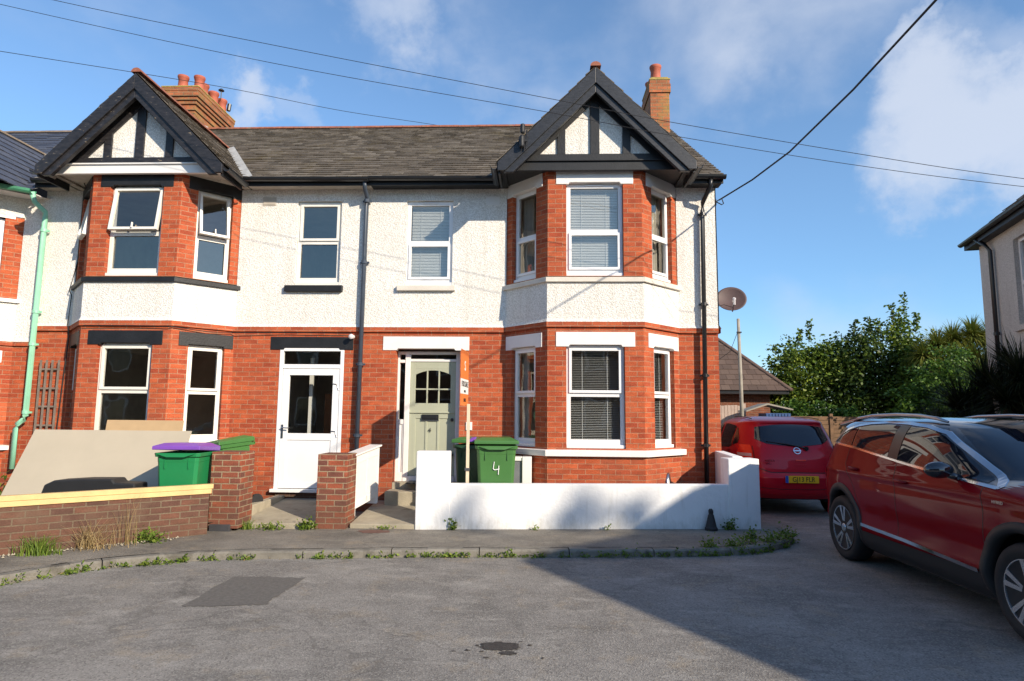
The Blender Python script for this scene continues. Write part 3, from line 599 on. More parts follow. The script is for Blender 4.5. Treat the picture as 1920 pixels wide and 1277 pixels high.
BA, BD, BH = .673, .692, .73           # bay splay width, depth, half front
SLEN = math.hypot(BA, BD)

def bay_faces(X0):
    """(P0, U, L) of left splay, front, right splay; u runs left to right seen from the street"""
    return dict(left=((X0-BH-BA, 0), (BA, -BD), SLEN), front=((X0-BH, -BD), (1, 0), 2*BH), right=((X0+BH, -BD), (BA, BD), SLEN))

def bay_ring(X0, e):
    """outline of the bay pushed out by e"""
    t = e*math.tan(math.atan2(BD, BA)/2)
    return [(X0-BH-BA-e*1.41, 0), (X0-BH-t, -BD-e), (X0+BH+t, -BD-e), (X0+BH+BA+e*1.41, 0)]

def make_bay(house, X0, st):
    F = bay_faces(X0); wall = st['_wall']; cast = st['_cast']
    lint, sill = st['lintel'], st['sill']
    for side, (P0, U, L) in F.items():
        if side == 'front': a, b, la, lb = BH-.443, BH+.443, BH-.60, BH+.60
        else:
            a, b, la, lb = .27*L, .85*L, .12*L, .985*L
            if side == 'left': a, b, la, lb = L-b, L-a, L-lb, L-la
        panel(wall, P0, U, L, .0, 2.99, [(a, b, 1.16, 2.722)])
        panel(wall, P0, U, L, 3.78, 5.47, [(a, b, 3.79, 5.282)])
        lintel(house, P0, U, la, lb, 2.69, 2.915, lint); lintel(house, P0, U, la, lb, 5.25, 5.468, lint)
        mt = st['frame']; bl = st['blinds'] and side == 'front'; ins = 'right' if side == 'left' else 'left'
        cu = None
        if st['blinds'] and side != 'front': cu = [(a+.03, a+.22)] if side == 'left' else [(b-.3, b-.05), (a+.02, a+.10)]
        oa = st['open'] if side != 'none' else 0
        window(house, P0, U, a, b, 1.16, 2.72, 1.975, mt, sash='upper', slat=(.011, .0025), blind=(.0 if bl or (st['blinds'] and side == 'right') else None), curtain=[(a+.05, a+.13)] if (st['blinds'] and side == 'left') else None)
        window(house, P0, U, a, b, 3.79, 5.28, 4.50, mt, sash='upper' if st['open'] else 'lower', open_a=oa, blind=(.0 if bl else None), curtain=cu, gl='glassup', vent=(side == 'front' and st['blinds']))
    # corbel band, rendered apron, sills
    def ring_band(mb, e0, e1, z0, z1):
        r0, r1 = bay_ring(X0, e0), bay_ring(X0, e1)
        for i in range(3):
            mb.quad((*r0[i], z0), (*r0[i+1], z0), (*r1[i+1], z1), (*r1[i], z1))
    def ring_lid(mb, e0, e1, z):
        r0, r1 = bay_ring(X0, e0), bay_ring(X0, e1)
        for i in range(3): mb.quad((*r0[i], z), (*r0[i+1], z), (*r1[i+1], z), (*r1[i], z))
    ring_band(wall, .035, .035, 2.99, 3.068); ring_lid(wall, 0, .035, 2.99); ring_lid(wall, .0, .035, 3.068)
    ring_band(cast, .036, .018, 3.07, 3.12); ring_band(cast, .018, .018, 3.12, 3.69); ring_lid(cast, -.1, .036, 3.07)
    for z0, z1, e in ((3.685, 3.78, .06), (1.045, 1.155, .065)):
        s = MB(); ro, ri = bay_ring(X0, e), bay_ring(X0, -.09)
        lower = [(*p, z0) for p in ro]; up = [(p[0], p[1], z1-.02) for p in ro]
        for i in range(3):
            a, b, c, d = ro[i], ro[i+1], ri[i+1], ri[i]
            s.add([(*a, z0), (*b, z0), (*c, z0), (*d, z0), (*a, z1-.022), (*b, z1-.022), (*c, z1), (*d, z1)],
                  [(0, 3, 2, 1), (4, 5, 6, 7), (0, 1, 5, 4), (2, 3, 7, 6)]+([(3, 0, 4, 7)] if i == 0 else [])+([(1, 2, 6, 5)] if i == 2 else []))
        s.build('sill', sill if z0 > 2 else st['sill2'], house, bevel=.006)

def make_gable(house, X0, st, front_only=False):
    X0 += st['shift']
    k = (GAP-GZE)/GHW; nl = math.hypot(1, k); vl = GHW*nl
    yv = lambda z: (z-ZE)/SL-.3
    sl = MB()
    slates(sl, (X0+GHW, 0, GZE), (0, 1, 0), (-1, 0, k), (k, 0, 1), vl, lambda v: (GY0, max(yv(GZE+v/nl*k)+.08, GY0+.3)), width=.26)
    slates(sl, (X0-GHW, 0, GZE), (0, -1, 0), (1, 0, k), (-k, 0, 1), vl, lambda v: (-max(yv(GZE+v/nl*k)+.08, GY0+.3), -GY0), width=.26)
    rf = sl.build('gable_roof', st['slate'], house)
    rg = MB(); ridge_tiles(rg, (X0, GY0-.02, GAP+.06), (X0, yv(GAP)+.1, GAP+.05), .08); rg.build('ridge_tiles', 'ridge', rf)
    # valleys in lead
    vm = MB()
    for s in (1, -1):
        a = Vector((X0+s*(GHW+.02), yv(GZE)-.0, GZE+.02)); b = Vector((X0+s*.02, yv(GAP), GAP+.02)); w = Vector((s*.14, 0, 0))
        vm.quad(tuple(a), tuple(a+w+Vector((0, 0, .035))), tuple(b+w+Vector((0, 0, .035))), tuple(b))
    vm.build('valley_flashing', 'lead', rf)
    zt = lambda x, dz: GAP-abs(x)*k+dz
    for s in (1, -1):
        for nm, d0, d1, y0, y1 in (('bargeboard', -.02, -.27, GY0-.035, GY0+.02), ('bargeboard', -.262, -.41, GY0+.0, GY0+.07)):
            b = MB(); xo = GHW-.01
            if d0 > -.1: poly = [(0, zt(0, d0)), (xo, zt(xo, d0)), (xo, 5.345), (GHW-(5.345-GZE-d1)/k*0-(GHW-(GAP+d1-5.345)/k), 5.345), (0, zt(0, d1))]
            else: poly = [(0, zt(0, d0)), ((GAP+d0-5.33)/k, 5.33), ((GAP+d1-5.33)/k, 5.33), (0, zt(0, d1))]
            b.prism([(X0+s*x, y0, z) for x, z in poly], (0, y1-y0, 0)); b.build(nm, st['barge'], house, bevel=.006)
        # sloping soffit behind the boards
        q = MB(); q.prism([(X0+s*0, GY0+.07, zt(0, -.12)), (X0+s*(GHW-.03), GY0+.07, zt(GHW-.03, -.12)), (X0+s*(GHW-.03), GY0+.07, zt(GHW-.03, -.15)), (X0, GY0+.07, zt(0, -.15))], (0, .28, 0))
        q.build('verge_soffit', st['soffit'], house)
    # rendered gable face with applied timbers
    yp = -.78; c = MB(); w = GHW-.08
    c.prism([(X0-w, yp, 5.50), (X0+w, yp, 5.50), (X0+w, yp, zt(w, -.06)), (X0, yp, zt(0, -.06)), (X0-w, yp, zt(w, -.06))], (0, .10, 0)); c.build('gable_face', 'cast', house)
    t = MB(); yt = yp-.035
    for x, hw in ((0, .072), (-.52, .062), (.49, .062)): t.box(X0+x-hw, X0+x+hw, yt, yp-.001, 5.691, zt(abs(x)+hw, -.30))
    for s in (1, -1): t.prism([(X0, yt-.004, zt(0, -.16)), (X0+s*(GAP-.16-5.585)/k, yt-.004, 5.585), (X0+s*(GAP-.45-5.585)/k, yt-.004, 5.585), (X0, yt-.004, zt(0, -.45))], (0, .036, 0))
    t.box(X0-1.30, X0+1.30, yt-.012, yp-.001, 5.58, 5.69); t.build('gable_timber', st['timber'], house, bevel=.005)
    f = MB(); f.box(X0-1.38, X0+1.38, yp-.045, yp+.02, 5.425, 5.566); f.box(X0-1.38, X0+1.38, yp-.075, yp+.02, 5.567, 5.592); f.build('fascia', st['gfascia'], house, bevel=.006)
    s = MB(); s.box(X0-GHW+.05, X0+GHW-.05, yp+.02, -.0, 5.462, 5.49)
    for sg in (1, -1): s.prism([(X0+sg*1.38, yp+.02, 5.43), (X0+sg*(GHW-.02), yp+.02, 5.43), (X0+sg*(GHW-.02), -.02, 5.43), (X0+sg*1.38, -.02, 5.43)], (0, 0, .025))
    s.build('soffit', st['soffit'], house)
    for sg in (1, -1):
        g = MB(); g.box(*sorted((X0+sg*(GHW-.05), X0+sg*(GHW-.02))), GY0+.02, -.34, 5.31, 5.47); g.build('eave_board', 'black', house)
        h = MB(); half_round(h, [(X0+sg*(GHW+.045), GY0+.0, 5.43), (X0+sg*(GHW+.045), -.36, 5.41)], .06); h.build('gutter', 'blackplastic', house)
    return rf

def bargebracket(house, X):
    m = MB(); m.lathe([(.035, 0), (.042, .02), (.042, .16), (.03, .18)], (X, GY0-.10, 5.68), 12); m.lathe([(.03, 0), (.036, .02), (.036, .13), (.03, .14)], (X+.01, GY0-.10, 5.90), 12)
    m.tube([(X+.06, GY0-.08, 5.66), (X+.075, GY0-.09, 5.95)], .012, 6); m.box(X-.05, X+.08, GY0-.10, GY0-.03, 5.77, 5.81); m.build('cable_bracket', 'black', house)

def make_house(m, X0, st, name, label):
    """m=1: door to the left of the bay, m=-1: mirrored"""
    lx = (lambda x: X0+m*x); xs = sorted((lx(-3.67), lx(2.04))); xa, xb = xs; L = xb-xa
    house = thing(name, (X0, 0, 0), label, 'house')
    st['_wall'] = wall = MB(); st['_cast'] = cast = MB()
    uh = lambda a, b: tuple(sorted((lx(a)-xa, lx(b)-xa)))
    bay = uh(-BH-BA, BH+BA); door = (st['door'][0]-xa, st['door'][1]-xa); win = (st['win'][0]-xa, st['win'][1]-xa)
    rv = st['reveal']
    # ground floor skin left and right of the bay
    dh = (door[0], door[1], st['door'][2], st['door'][3])
    def strip(mb, u0, u1, z0, z1, holes=(), **k):
        panel(mb, (xa+u0, 0), (1, 0), u1-u0, z0, z1, [(h[0]-u0, h[1]-u0, h[2], h[3]) for h in holes], **k)
    segs = [(0, bay[0]), (bay[1], L)]
    for (a, b) in segs:
        hs = [dh] if a <= dh[0] < b else []; ws = [(win[0], win[1], st['win'][2], st['win'][3])] if a <= win[0] < b else []
        strip(wall, a, b, 0, 2.99, hs, reveal=rv)
        strip(wall, a, b, 2.99, 3.068, out=.035, sides=.035)
        strip(cast, a, b, 3.12, 5.43, ws, out=.018, reveal=.12)
        cast.quad((xa+a, -.036, 3.07), (xa+b, -.036, 3.07), (xa+b, -.018, 3.12), (xa+a, -.018, 3.12)); cast.quad((xa+a, 0, 3.07), (xa+b, 0, 3.07), (xa+b, -.036, 3.07), (xa+a, -.036, 3.07))
    make_bay(house, X0, st)
    # end wall, back wall
    if m == 1:
        X = xb
        panel(wall, (X, 0), (0, 1), 8.4, 0, 2.99)
        cast.add([(X+.018, -.02, 3.12), (X+.018, 8.4, 3.12), (X+.018, 8.4, 5.5), (X+.018, YR, ZR-.05), (X+.018, -.25, zroof(-.25)-.05), (X+.018, -.02, 5.4)], [tuple(range(6))])
        cast.quad((X+.018, -.02, 3.12), (X+.018, 8.4, 3.12), (X+.045, 8.4, 3.06), (X+.045, -.045, 3.06))
        panel(wall, (X, -.035), (0, 1), 8.4, 2.99, 3.06, out=.035)
    panel(wall, (xb, 8.4), (-1, 0), L, 0, 5.5)
    wall.build('brick_wall', 'brick', house); cast.build('rendered_wall', st['castmat'], house)
    # rooms behind the glass
    rm = MB(); y1 = 3.4; e = .02
    for z0, z1 in ((.42, 2.86), (3.1, 5.36)):
        rm.quad((xa+e, y1, z0), (xb-e, y1, z0), (xb-e, y1, z1), (xa+e, y1, z1))
        rm.quad((xa+e, .16, z0), (xa+e, y1, z0), (xa+e, y1, z1), (xa+e, .16, z1)); rm.quad((xb-e, .16, z0), (xb-e, y1, z0), (xb-e, y1, z1), (xb-e, .16, z1))
        xm = lx(-1.66); rm.quad((xm, .16, z0), (xm, y1, z0), (xm, y1, z1), (xm, .16, z1))
        for z in (z0, z1): rm.quad((xa+e, -.6, z), (xb-e, -.6, z), (xb-e, y1, z), (xa+e, y1, z)) if False else rm.add([(xa+e, .16, z), (lx(-BH-BA+.2) if m == 1 else lx(BH+BA-.2), .16, z), (X0-BH+.1, -BD+.16, z), (X0+BH-.1, -BD+.16, z), (lx(BH+BA-.2) if m == 1 else lx(-BH-BA+.2), .16, z), (xb-e, .16, z), (xb-e, y1, z), (xa+e, y1, z)], [tuple(range(8))])
    rm.build('interior', 'inside', house)
    # main roof
    vl = (YR+.3)*NV
    xr0 = xa-(0 if m == 1 else -.0); xr1 = xb+(.07 if m == 1 else 0)
    sl = MB(); slates(sl, (0, -.32, ZE-.013), (1, 0, 0), (0, 1, SL), (0, -SL, 1), vl+.03, lambda v: (xa, xr1), gauge=.165, width=.215, thick=.015)
    sl.quad((xa, YR, ZR), (xr1, YR, ZR), (xr1, 8.7, ZR-4.6*SL), (xa, 8.7, ZR-4.6*SL), .1)
    roof = sl.build('roof', st['slate'], house)
    rg = MB(); ridge_tiles(rg, (xa, YR, ZR+.035), (xr1, YR, ZR+.035), .085); rg.build('ridge_tiles', 'ridge', roof)
    make_gable(house, X0, st)
    # eaves between and beside the gable
    g1, g2 = X0+st['shift']-GHW-.02, X0+st['shift']+GHW+.02
    for a, b in ((xa, g1), (g2, xb+(.07 if m == 1 else 0))):
        if b-a < .1: continue
        f = MB(); f.box(a, b, -.30, -.27, 5.40, 5.53); f.build('fascia', 'black', house)
        f = MB(); f.box(a, b, -.27, -.0, 5.425, 5.445); f.build('soffit', st['soffit2'], house)
        f = MB(); half_round(f, [(a, -.365, 5.515), (b+(.02 if m == 1 and b > 2 else 0), -.365, 5.50)], .06); f.build('gutter', 'blackplastic', house)
    return house

def downpipe(name, mat, pts, label, r=.036, clips=()):
    p = MB(); p.tube(pts, r, 10); t = thing(name, pts[-1], label, 'downpipe')
    p.build('pipe', mat, t, smooth=True)
    c = MB()
    for z in clips:
        x = pts[-1][0]; y = pts[-1][1]
        for q in range(len(pts)-1):
            if pts[q][2] >= z >= pts[q+1][2]:
                s = (pts[q][2]-z)/(pts[q][2]-pts[q+1][2]+1e-9); x = pts[q][0]+(pts[q+1][0]-pts[q][0])*s; y = pts[q][1]+(pts[q+1][1]-pts[q][1])*s
        c.lathe([(r+.003, -.03), (r+.012, -.025), (r+.012, .025), (r+.003, .03)], (x, y, z), 12); c.box(x-.075, x+.075, y+.02, y+.045, z-.015, z+.015)
    c.build('bracket', mat, t)
    return t

STR = dict(shift=0, lintel='white', sill='cast_sill', sill2='white', frame='upvc', blinds=True, open=0, castmat='cast', slate='slate', barge='barge', soffit='black', timber='black', gfascia='black', soffit2='black',
           door=(-3.215, -2.145, .45, 2.722), win=(-3.09, -2.305, 3.775, 5.227), reveal=.26)
M['cast_sill'] = plain('stone_sill', (.66, .61, .53), .8, vary=.1, scale=4, bump=.3)
STL = dict(shift=.06, lintel='black', sill='black', sill2='cast_sill', frame='upvc_old', blinds=False, open=R(9), castmat='cast', slate='slate', barge='bargeL', soffit='soffit', timber='bargeL', gfascia='white', soffit2='soffit',
           door=(-5.15, -4.065, .41, 2.722), win=(-4.96, -4.20, 3.775, 5.228), reveal=.12)
HR = make_house(1, 0, STR, 'terraced_house', 'end terraced house with white lintels, blinds in the bay and a sage green front door')
HL = make_house(-1, -7.34, STL, 'terraced_house', 'terraced house with black lintels, open bay windows and a white plastic front door')

def brick_chimney(house, x0, x1, y0, y1, zb, ztop, steps, e=.035, mat='chim'):
    c = MB(); n = len(steps); z = zb
    hs = steps
    c.box(x0, x1, y0, y1, zb, hs[0][0])
    for i, (za, ex) in enumerate(hs):
        zn = hs[i+1][0] if i+1 < n else ztop-.05
        c.box(x0-ex, x1+ex, y0-ex, y1+ex, za+.001, zn)
    ch = c.build('chimney', mat, house, bevel=.004)
    ex = hs[-1][1]
    k = MB(); k.box(x0-ex-.01, x1+ex+.01, y0-ex-.01, y1+ex+.01, ztop-.049, ztop-.015); k.prism([(x0+.02, y0+.02, ztop-.015), (x1-.02, y0+.02, ztop-.015), (x1-.02, y1-.02, ztop-.015), (x0+.02, y1-.02, ztop-.015)], (0, 0, .05))
    k.build('cap', 'cap', ch, bevel=.01)
    return ch
def pot(ch, x, y, z, h=.36, r=.12):
    p = MB(); p.lathe([(r*1.02, -.04), (r*1.0, .06), (r*.93, h*.3), (r*.86, h*.72), (r*.92, h*.74), (r*.93, h*.80), (r*.98, h*.82), (r*1.08, h*.93), (r*1.05, h), (r*.85, h), (r*.8, h*.7)], (x, y, z), 20, cap=False)
    o = p.build('chimney_pot', 'pot', ch, smooth=True, recalc=False); return o
cl = brick_chimney(HL, -9.52, -8.88, 3.46, 5.02, 6.8, 9.19, [(8.62, .03), (8.70, .0), (8.77, .04), (8.85, .075), (8.93, .11), (9.06, .12)])
for x, y, z in ((-9.30, 3.62, 9.17), (-8.93, 3.66, 9.17), (-9.02, 4.02, 9.17), (-9.22, 4.25, 9.17), (-8.97, 4.40, 9.17), (-8.95, 4.78, 9.17)): pot(cl, x, y, z, .38)
q = MB(); q.lathe([(.07, 0), (.07, .015), (.03, .05)], (-8.90, 4.62, 9.72), 14); q.tube([(-8.9, 4.62, 9.5), (-8.9, 4.62, 9.72)], .012, 6); q.tube([(-8.80, 4.84, 9.30), (-8.79, 4.86, 9.48)], .05, 8); q.build('cowl', 'blackplastic', cl)
q = MB(); q.quad((-8.874, 3.45, 8.30), (-8.874, 4.1, 8.3), (-8.874, 4.3, 8.55), (-8.874, 3.6, 8.42)); q.build('flashing', 'lead', cl)
cr = brick_chimney(HR, 1.60, 2.02, 3.22, 4.2, 7.2, 9.15, [(8.80, .028), (9.0, .012)])
pot(cr, 1.76, 3.42, 9.13, .40, .125); pot(cr, 1.74, 3.98, 9.13, .30, .115)
bargebracket(HR, -1.13)

# small first-floor windows over the doors
window(HR, (0, -.018), (1, 0), STR['win'][0], STR['win'][1], 3.775, 5.227, 4.50, 'upvc', inset=.05, sash='lower', blind=.0, gl='glassup', vent=True)
window(HL, (0, -.018), (1, 0), STL['win'][0], STL['win'][1], 3.775, 5.228, 4.53, 'upvc_old', inset=.05, sash='upper', gl='glassup')
s = MB(); s.box(-3.215, -2.245, -.085, .1, 3.676, 3.765); s.build('sill', 'cast_sill', HR, bevel=.008)
s = MB(); s.box(-5.105, -4.13, -.085, .1, 3.66, 3.765); s.build('sill', 'black', HL, bevel=.008)
lintel(HR, (0, 0), (1, 0), -3.426, -2.0, 2.69, 2.918, 'white'); lintel(HL, (0, 0), (1, 0), -5.31, -3.92, 2.69, 2.905, 'black')
# air bricks in the render
for hs, x, z, mt in ((HR, -1.64, 5.22, 'white'), (HL, -5.45, 5.225, 'soffit')):
    b = MB(); b.box(x-.115, x+.115, -.026, -.002, z-.075, z+.075)
    for k in range(4): b.box(x-.10, x+.10, -.034, -.0262, z-.058+k*.034, z-.044+k*.034)
    b.build('air_brick', mt, hs)
# white plastic door of the left house
def left_door():
    T = lambda x, y, z: (x, y, z); d = MB(); x0, x1, z0, z1 = -5.146, -4.069, .412, 2.718; y0, y1 = -.005, .06
    d.box(x0, x0+.06, y0, y1, z0, z1); d.box(x1-.06, x1, y0, y1, z0, z1); d.box(x0+.06, x1-.06, y0, y1, z1-.05, z1); d.box(x0+.06, x1-.06, y0, y1, 2.38, 2.45); d.box(x0-.03, x1+.02, -.09, y1, z0-.03, z0+.02)
    f = d.build('door_frame', 'upvc', HL, bevel=.005)
    p = MB(); p.quad((x0+.06, .03, 2.45), (x1-.06, .03, 2.45), (x1-.06, .03, z1-.05), (x0+.06, .03, z1-.05)); p.build('toplight', 'glass', f)
    l = MB(); a, b, c, e = x0+.065, x1-.065, z0+.03, 2.375; y0, y1 = .005, .055
    gx0, gx1, gz0, gz1 = a+.11, b-.11, 1.32, 2.27
    l.box(a, gx0, y0, y1, c, e); l.box(gx1, b, y0, y1, c, e); l.box(gx0, gx1, y0, y1, gz1, e); l.box(gx0, gx1, y0, y1, c, c+.09); l.box(gx0, gx1, y0, y1, gz0-.11, gz0)
    l.box(gx0, gx1, y0+.012, y1-.01, c+.09, gz0-.11)
    dr = l.build('door', 'upvc', HL, bevel=.004)
    p = MB(); p.quad((gx0, .03, gz0), (gx1, .03, gz0), (gx1, .03, gz1), (gx0, .03, gz1)); p.build('pane', 'glass', dr)
    h = MB(); h.box(a+.02, a+.05, -.008, .004, 1.24, 1.46); h.tube([(a+.035, -.01, 1.41), (a+.035, -.05, 1.41), (a+.16, -.055, 1.405)], .010, 8); h.build('handle', 'steel', dr)
    for z in (2.13, 1.36):
        h = MB(); h.tube([(b-.10, -.002, z), (b-.03, -.004, z-.005), (b-.005, -.006, z-.10)], .008, 6); h.build('hinge', 'steel', dr)
    # hallway glimpsed through the glass
    i = MB(); i.box(gx0+.16, gx0+.22, .5, .55, .45, 2.6); i.build('inner_post', 'upvc_old', HL)
    i = MB(); i.box(gx0+.24, gx1+.1, 1.1, 1.3, .45, 2.0); i.build('inner_cupboard', plain('oak', (.30, .11, .03), .5), HL)
    q = MB(); q.box(x0+.05, x1, -.03, .05, .2, .38); q.build('plinth', 'brown', HL)
left_door()
# the sage door, set back behind its porch opening
def right_door():
    y0, y1 = .19, .26; x0, x1, z0, z1 = -3.215, -2.145, .555, 2.69
    f = MB(); mu = -3.045; dx1 = -2.27
    f.box(x0, x0+.035, y0, y1, z0, z1); f.box(x1-.09, x1, y0, y1, z0, z1); f.box(mu-.04, mu+.045, y0-.01, y1, z0, z1)
    f.box(x0+.035, mu-.04, y0, y1, 2.50, 2.55); f.box(mu+.045, x1-.09, y0, y1, 2.52, 2.565); f.box(x0+.035, mu-.04, y0, y1, z1-.05, z1); f.box(mu+.045, x1-.09, y0, y1, z1-.05, z1)
    f.box(x0+.035, mu-.04, y0, y1, 1.48, 1.56); f.box(x0+.035, mu-.04, y0+.02, y1, .70, 1.48); f.box(x0+.035, mu-.04, y0, y1, z0, .70); f.box(mu+.045, x1-.09, y0-.02, y1, z0, .64)
    f.box(x0+.035, x0+.06, y0+.005, y1, .70, 1.48); f.box(mu-.065, mu-.04, y0+.005, y1, .70, 1.48)
    fr = f.build('door_frame', 'white', HR, bevel=.005)
    for a, b, c, d in ((x0+.035, mu-.04, 1.56, 2.50), (x0+.035, mu-.04, 2.55, z1-.05), (mu+.045, x1-.09, 2.565, z1-.05)):
        p = MB(); p.quad((a, .225, c), (b, .225, c), (b, .225, d), (a, .225, d)); p.build('pane', 'glass', fr)
    d = MB(); a, b = mu+.048, dx1+.03; b = x1-.093; yb, yf = .245, .205; c, e = .645, 2.518
    gx0, gx1, gz0, gz1 = a+.085, b-.085, 1.83, 2.30
    d.box(a, gx0, yf, yb, c, e); d.box(gx1, b, yf, yb, c, e); d.box(gx0, gx1, yf, yb, 2.40, e); d.box(gx0, gx1, yf, yb, 1.66, gz0)
    # arched head: strips following a segmental arch
    n = 14
    for k in range(n):
        t0, t1 = k/n, (k+1)/n; h = lambda t: gz1+.075*math.sin(math.pi*t)**.8
        d.add([(gx0+(gx1-gx0)*t0, yf, h(t0)), (gx0+(gx1-gx0)*t1, yf, h(t1)), (gx0+(gx1-gx0)*t1, yf, 2.40), (gx0+(gx1-gx0)*t0, yf, 2.40),
               (gx0+(gx1-gx0)*t0, yb, h(t0)), (gx0+(gx1-gx0)*t1, yb, h(t1))], [(0, 1, 2, 3), (0, 4, 5, 1)])
    w = (gx1-gx0)/3
    for k in (1, 2): d.box(gx0+w*k-.012, gx0+w*k+.012, yf+.004, yb, gz0, 2.38)
    d.box(gx0, gx1, yf+.005, yb, 2.05, 2.075)
    d.box(gx0, gx1, yf+.014, yb, c, 1.66)
    for k in range(4):
        x = gx0+(gx1-gx0)*k/3; d.box(x-.018, x+.018, yf+.002, yb, c+.14, 1.60)
    d.box(gx0, gx1, yf, yb, c, c+.14); d.box(a+.0, b-.0, yf-.02, yf, 1.665, 1.69); d.box(gx0, gx1, yf+.001, yb, 1.58, 1.66)
    dr = d.build('door', 'sage', HR, bevel=.004)
    p = MB(); p.quad((gx0, .228, gz0), (gx1, .228, gz0), (gx1, .228, 2.39), (gx0, .228, 2.39)); p.build('pane', 'glass', dr)
    lb = MB(); lb.box(-2.79, -2.51, yf-.022, yf, 1.555, 1.645); lb.box(-2.765, -2.535, yf-.028, yf-.022, 1.575, 1.625); lb.build('letterbox', 'blackplastic', dr, bevel=.004)
    lb = MB(); lb.box(-2.795, -2.505, yf-.014, yf, 1.542, 1.556); lb.build('letterbox_trim', 'steel', dr)
    text('4', .10, 'ink', dr, Matrix.Translation((-2.655, yf-.006, 1.385)) @ Matrix.Rotation(R(90), 4, 'X'), 'house_number')
    for z in (1.56, .99+.0): k = MB(); k.lathe([(.028, 0), (.028, -.02), (.012, -.025), (.012, -.04), (.026, -.05), (.02, -.065)], (b-.05, yf, z), 14, 'y'); k.build('knob', 'blackplastic', dr, smooth=False)
    s = MB(); s.box(-3.25, -2.05, -.34, .0, .22, .45); s.build('step', 'stone', HR, bevel=.012)
    s = MB(); s.box(-3.213, -2.147, .001, .262, .3, .553); s.build('threshold', 'stone', HR, bevel=.008)
    s = MB(); s.box(-2.95, -2.35, -.20, .14, .556, .572); s.build('door_mat', 'cladding', HR)
right_door()
downpipe('downpipe', 'pipe', [(-3.74, -.33, 5.46), (-3.745, -.30, 5.36), (-3.755, -.10, 5.26), (-3.76, -.09, 5.1), (-3.785, -.09, .30)], 'slate blue downpipe on the line between the two houses', clips=(5.2, 4.15, 2.45, 1.3))
downpipe('downpipe', 'blackplastic', [(1.90, -.35, 5.46), (1.89, -.32, 5.34), (1.82, -.10, 5.14), (1.815, -.095, 5.0), (1.77, -.095, .22)], 'black downpipe near the far right corner of the end house', clips=(4.95, 3.45, 2.3, 1.2))
t = thing('security_lamp', (-3.95, -.1, 2.90), 'small white security lamp beside the black lintel over the white plastic door', 'lamp')
b = MB(); b.lathe([(.02, 0), (.035, -.01), (.035, -.06), (.02, -.09)], (-3.93, -.0, 2.905), 14, 'y'); b.build('housing', 'white', t, smooth=True)
b = MB(); b.lathe([(.028, -.09), (.045, -.12), (.04, -.135), (.01, -.14)], (-3.93, -.0, 2.90), 14, 'y'); b.build('lens', 'lampclear', t, smooth=True)
# cable down the corner of the left bay
b = MB(); b.tube([(-8.50, -.33, 5.45), (-8.52, -.06, 5.2), (-8.75, -.035, 4.0), (-8.77, -.10, 3.66), (-8.76, -.05, 3.6), (-8.78, -.05, 3.1), (-8.76, -.03, 2.9), (-8.83, -.03, 1.2), (-8.8, -.03, .25)], .009, 6)
one(b, 'cable', 'cable', 'thin black cable running down the wall beside the left bay', 'cable')
b = MB(); pts = [(-8.0, -.75, 2.985), (-7.2, -.74, 2.985), (-6.62, -.745, 2.975), (-6.2, -.36, 2.94), (-5.95, -.075, 2.96), (-5.1, -.05, 2.97), (-3.95, -.05, 2.96)]; b.tube(pts, .007, 6)
one(b, 'cable', 'cable', 'thin black cable sagging along the brick band of the left house', 'cable')

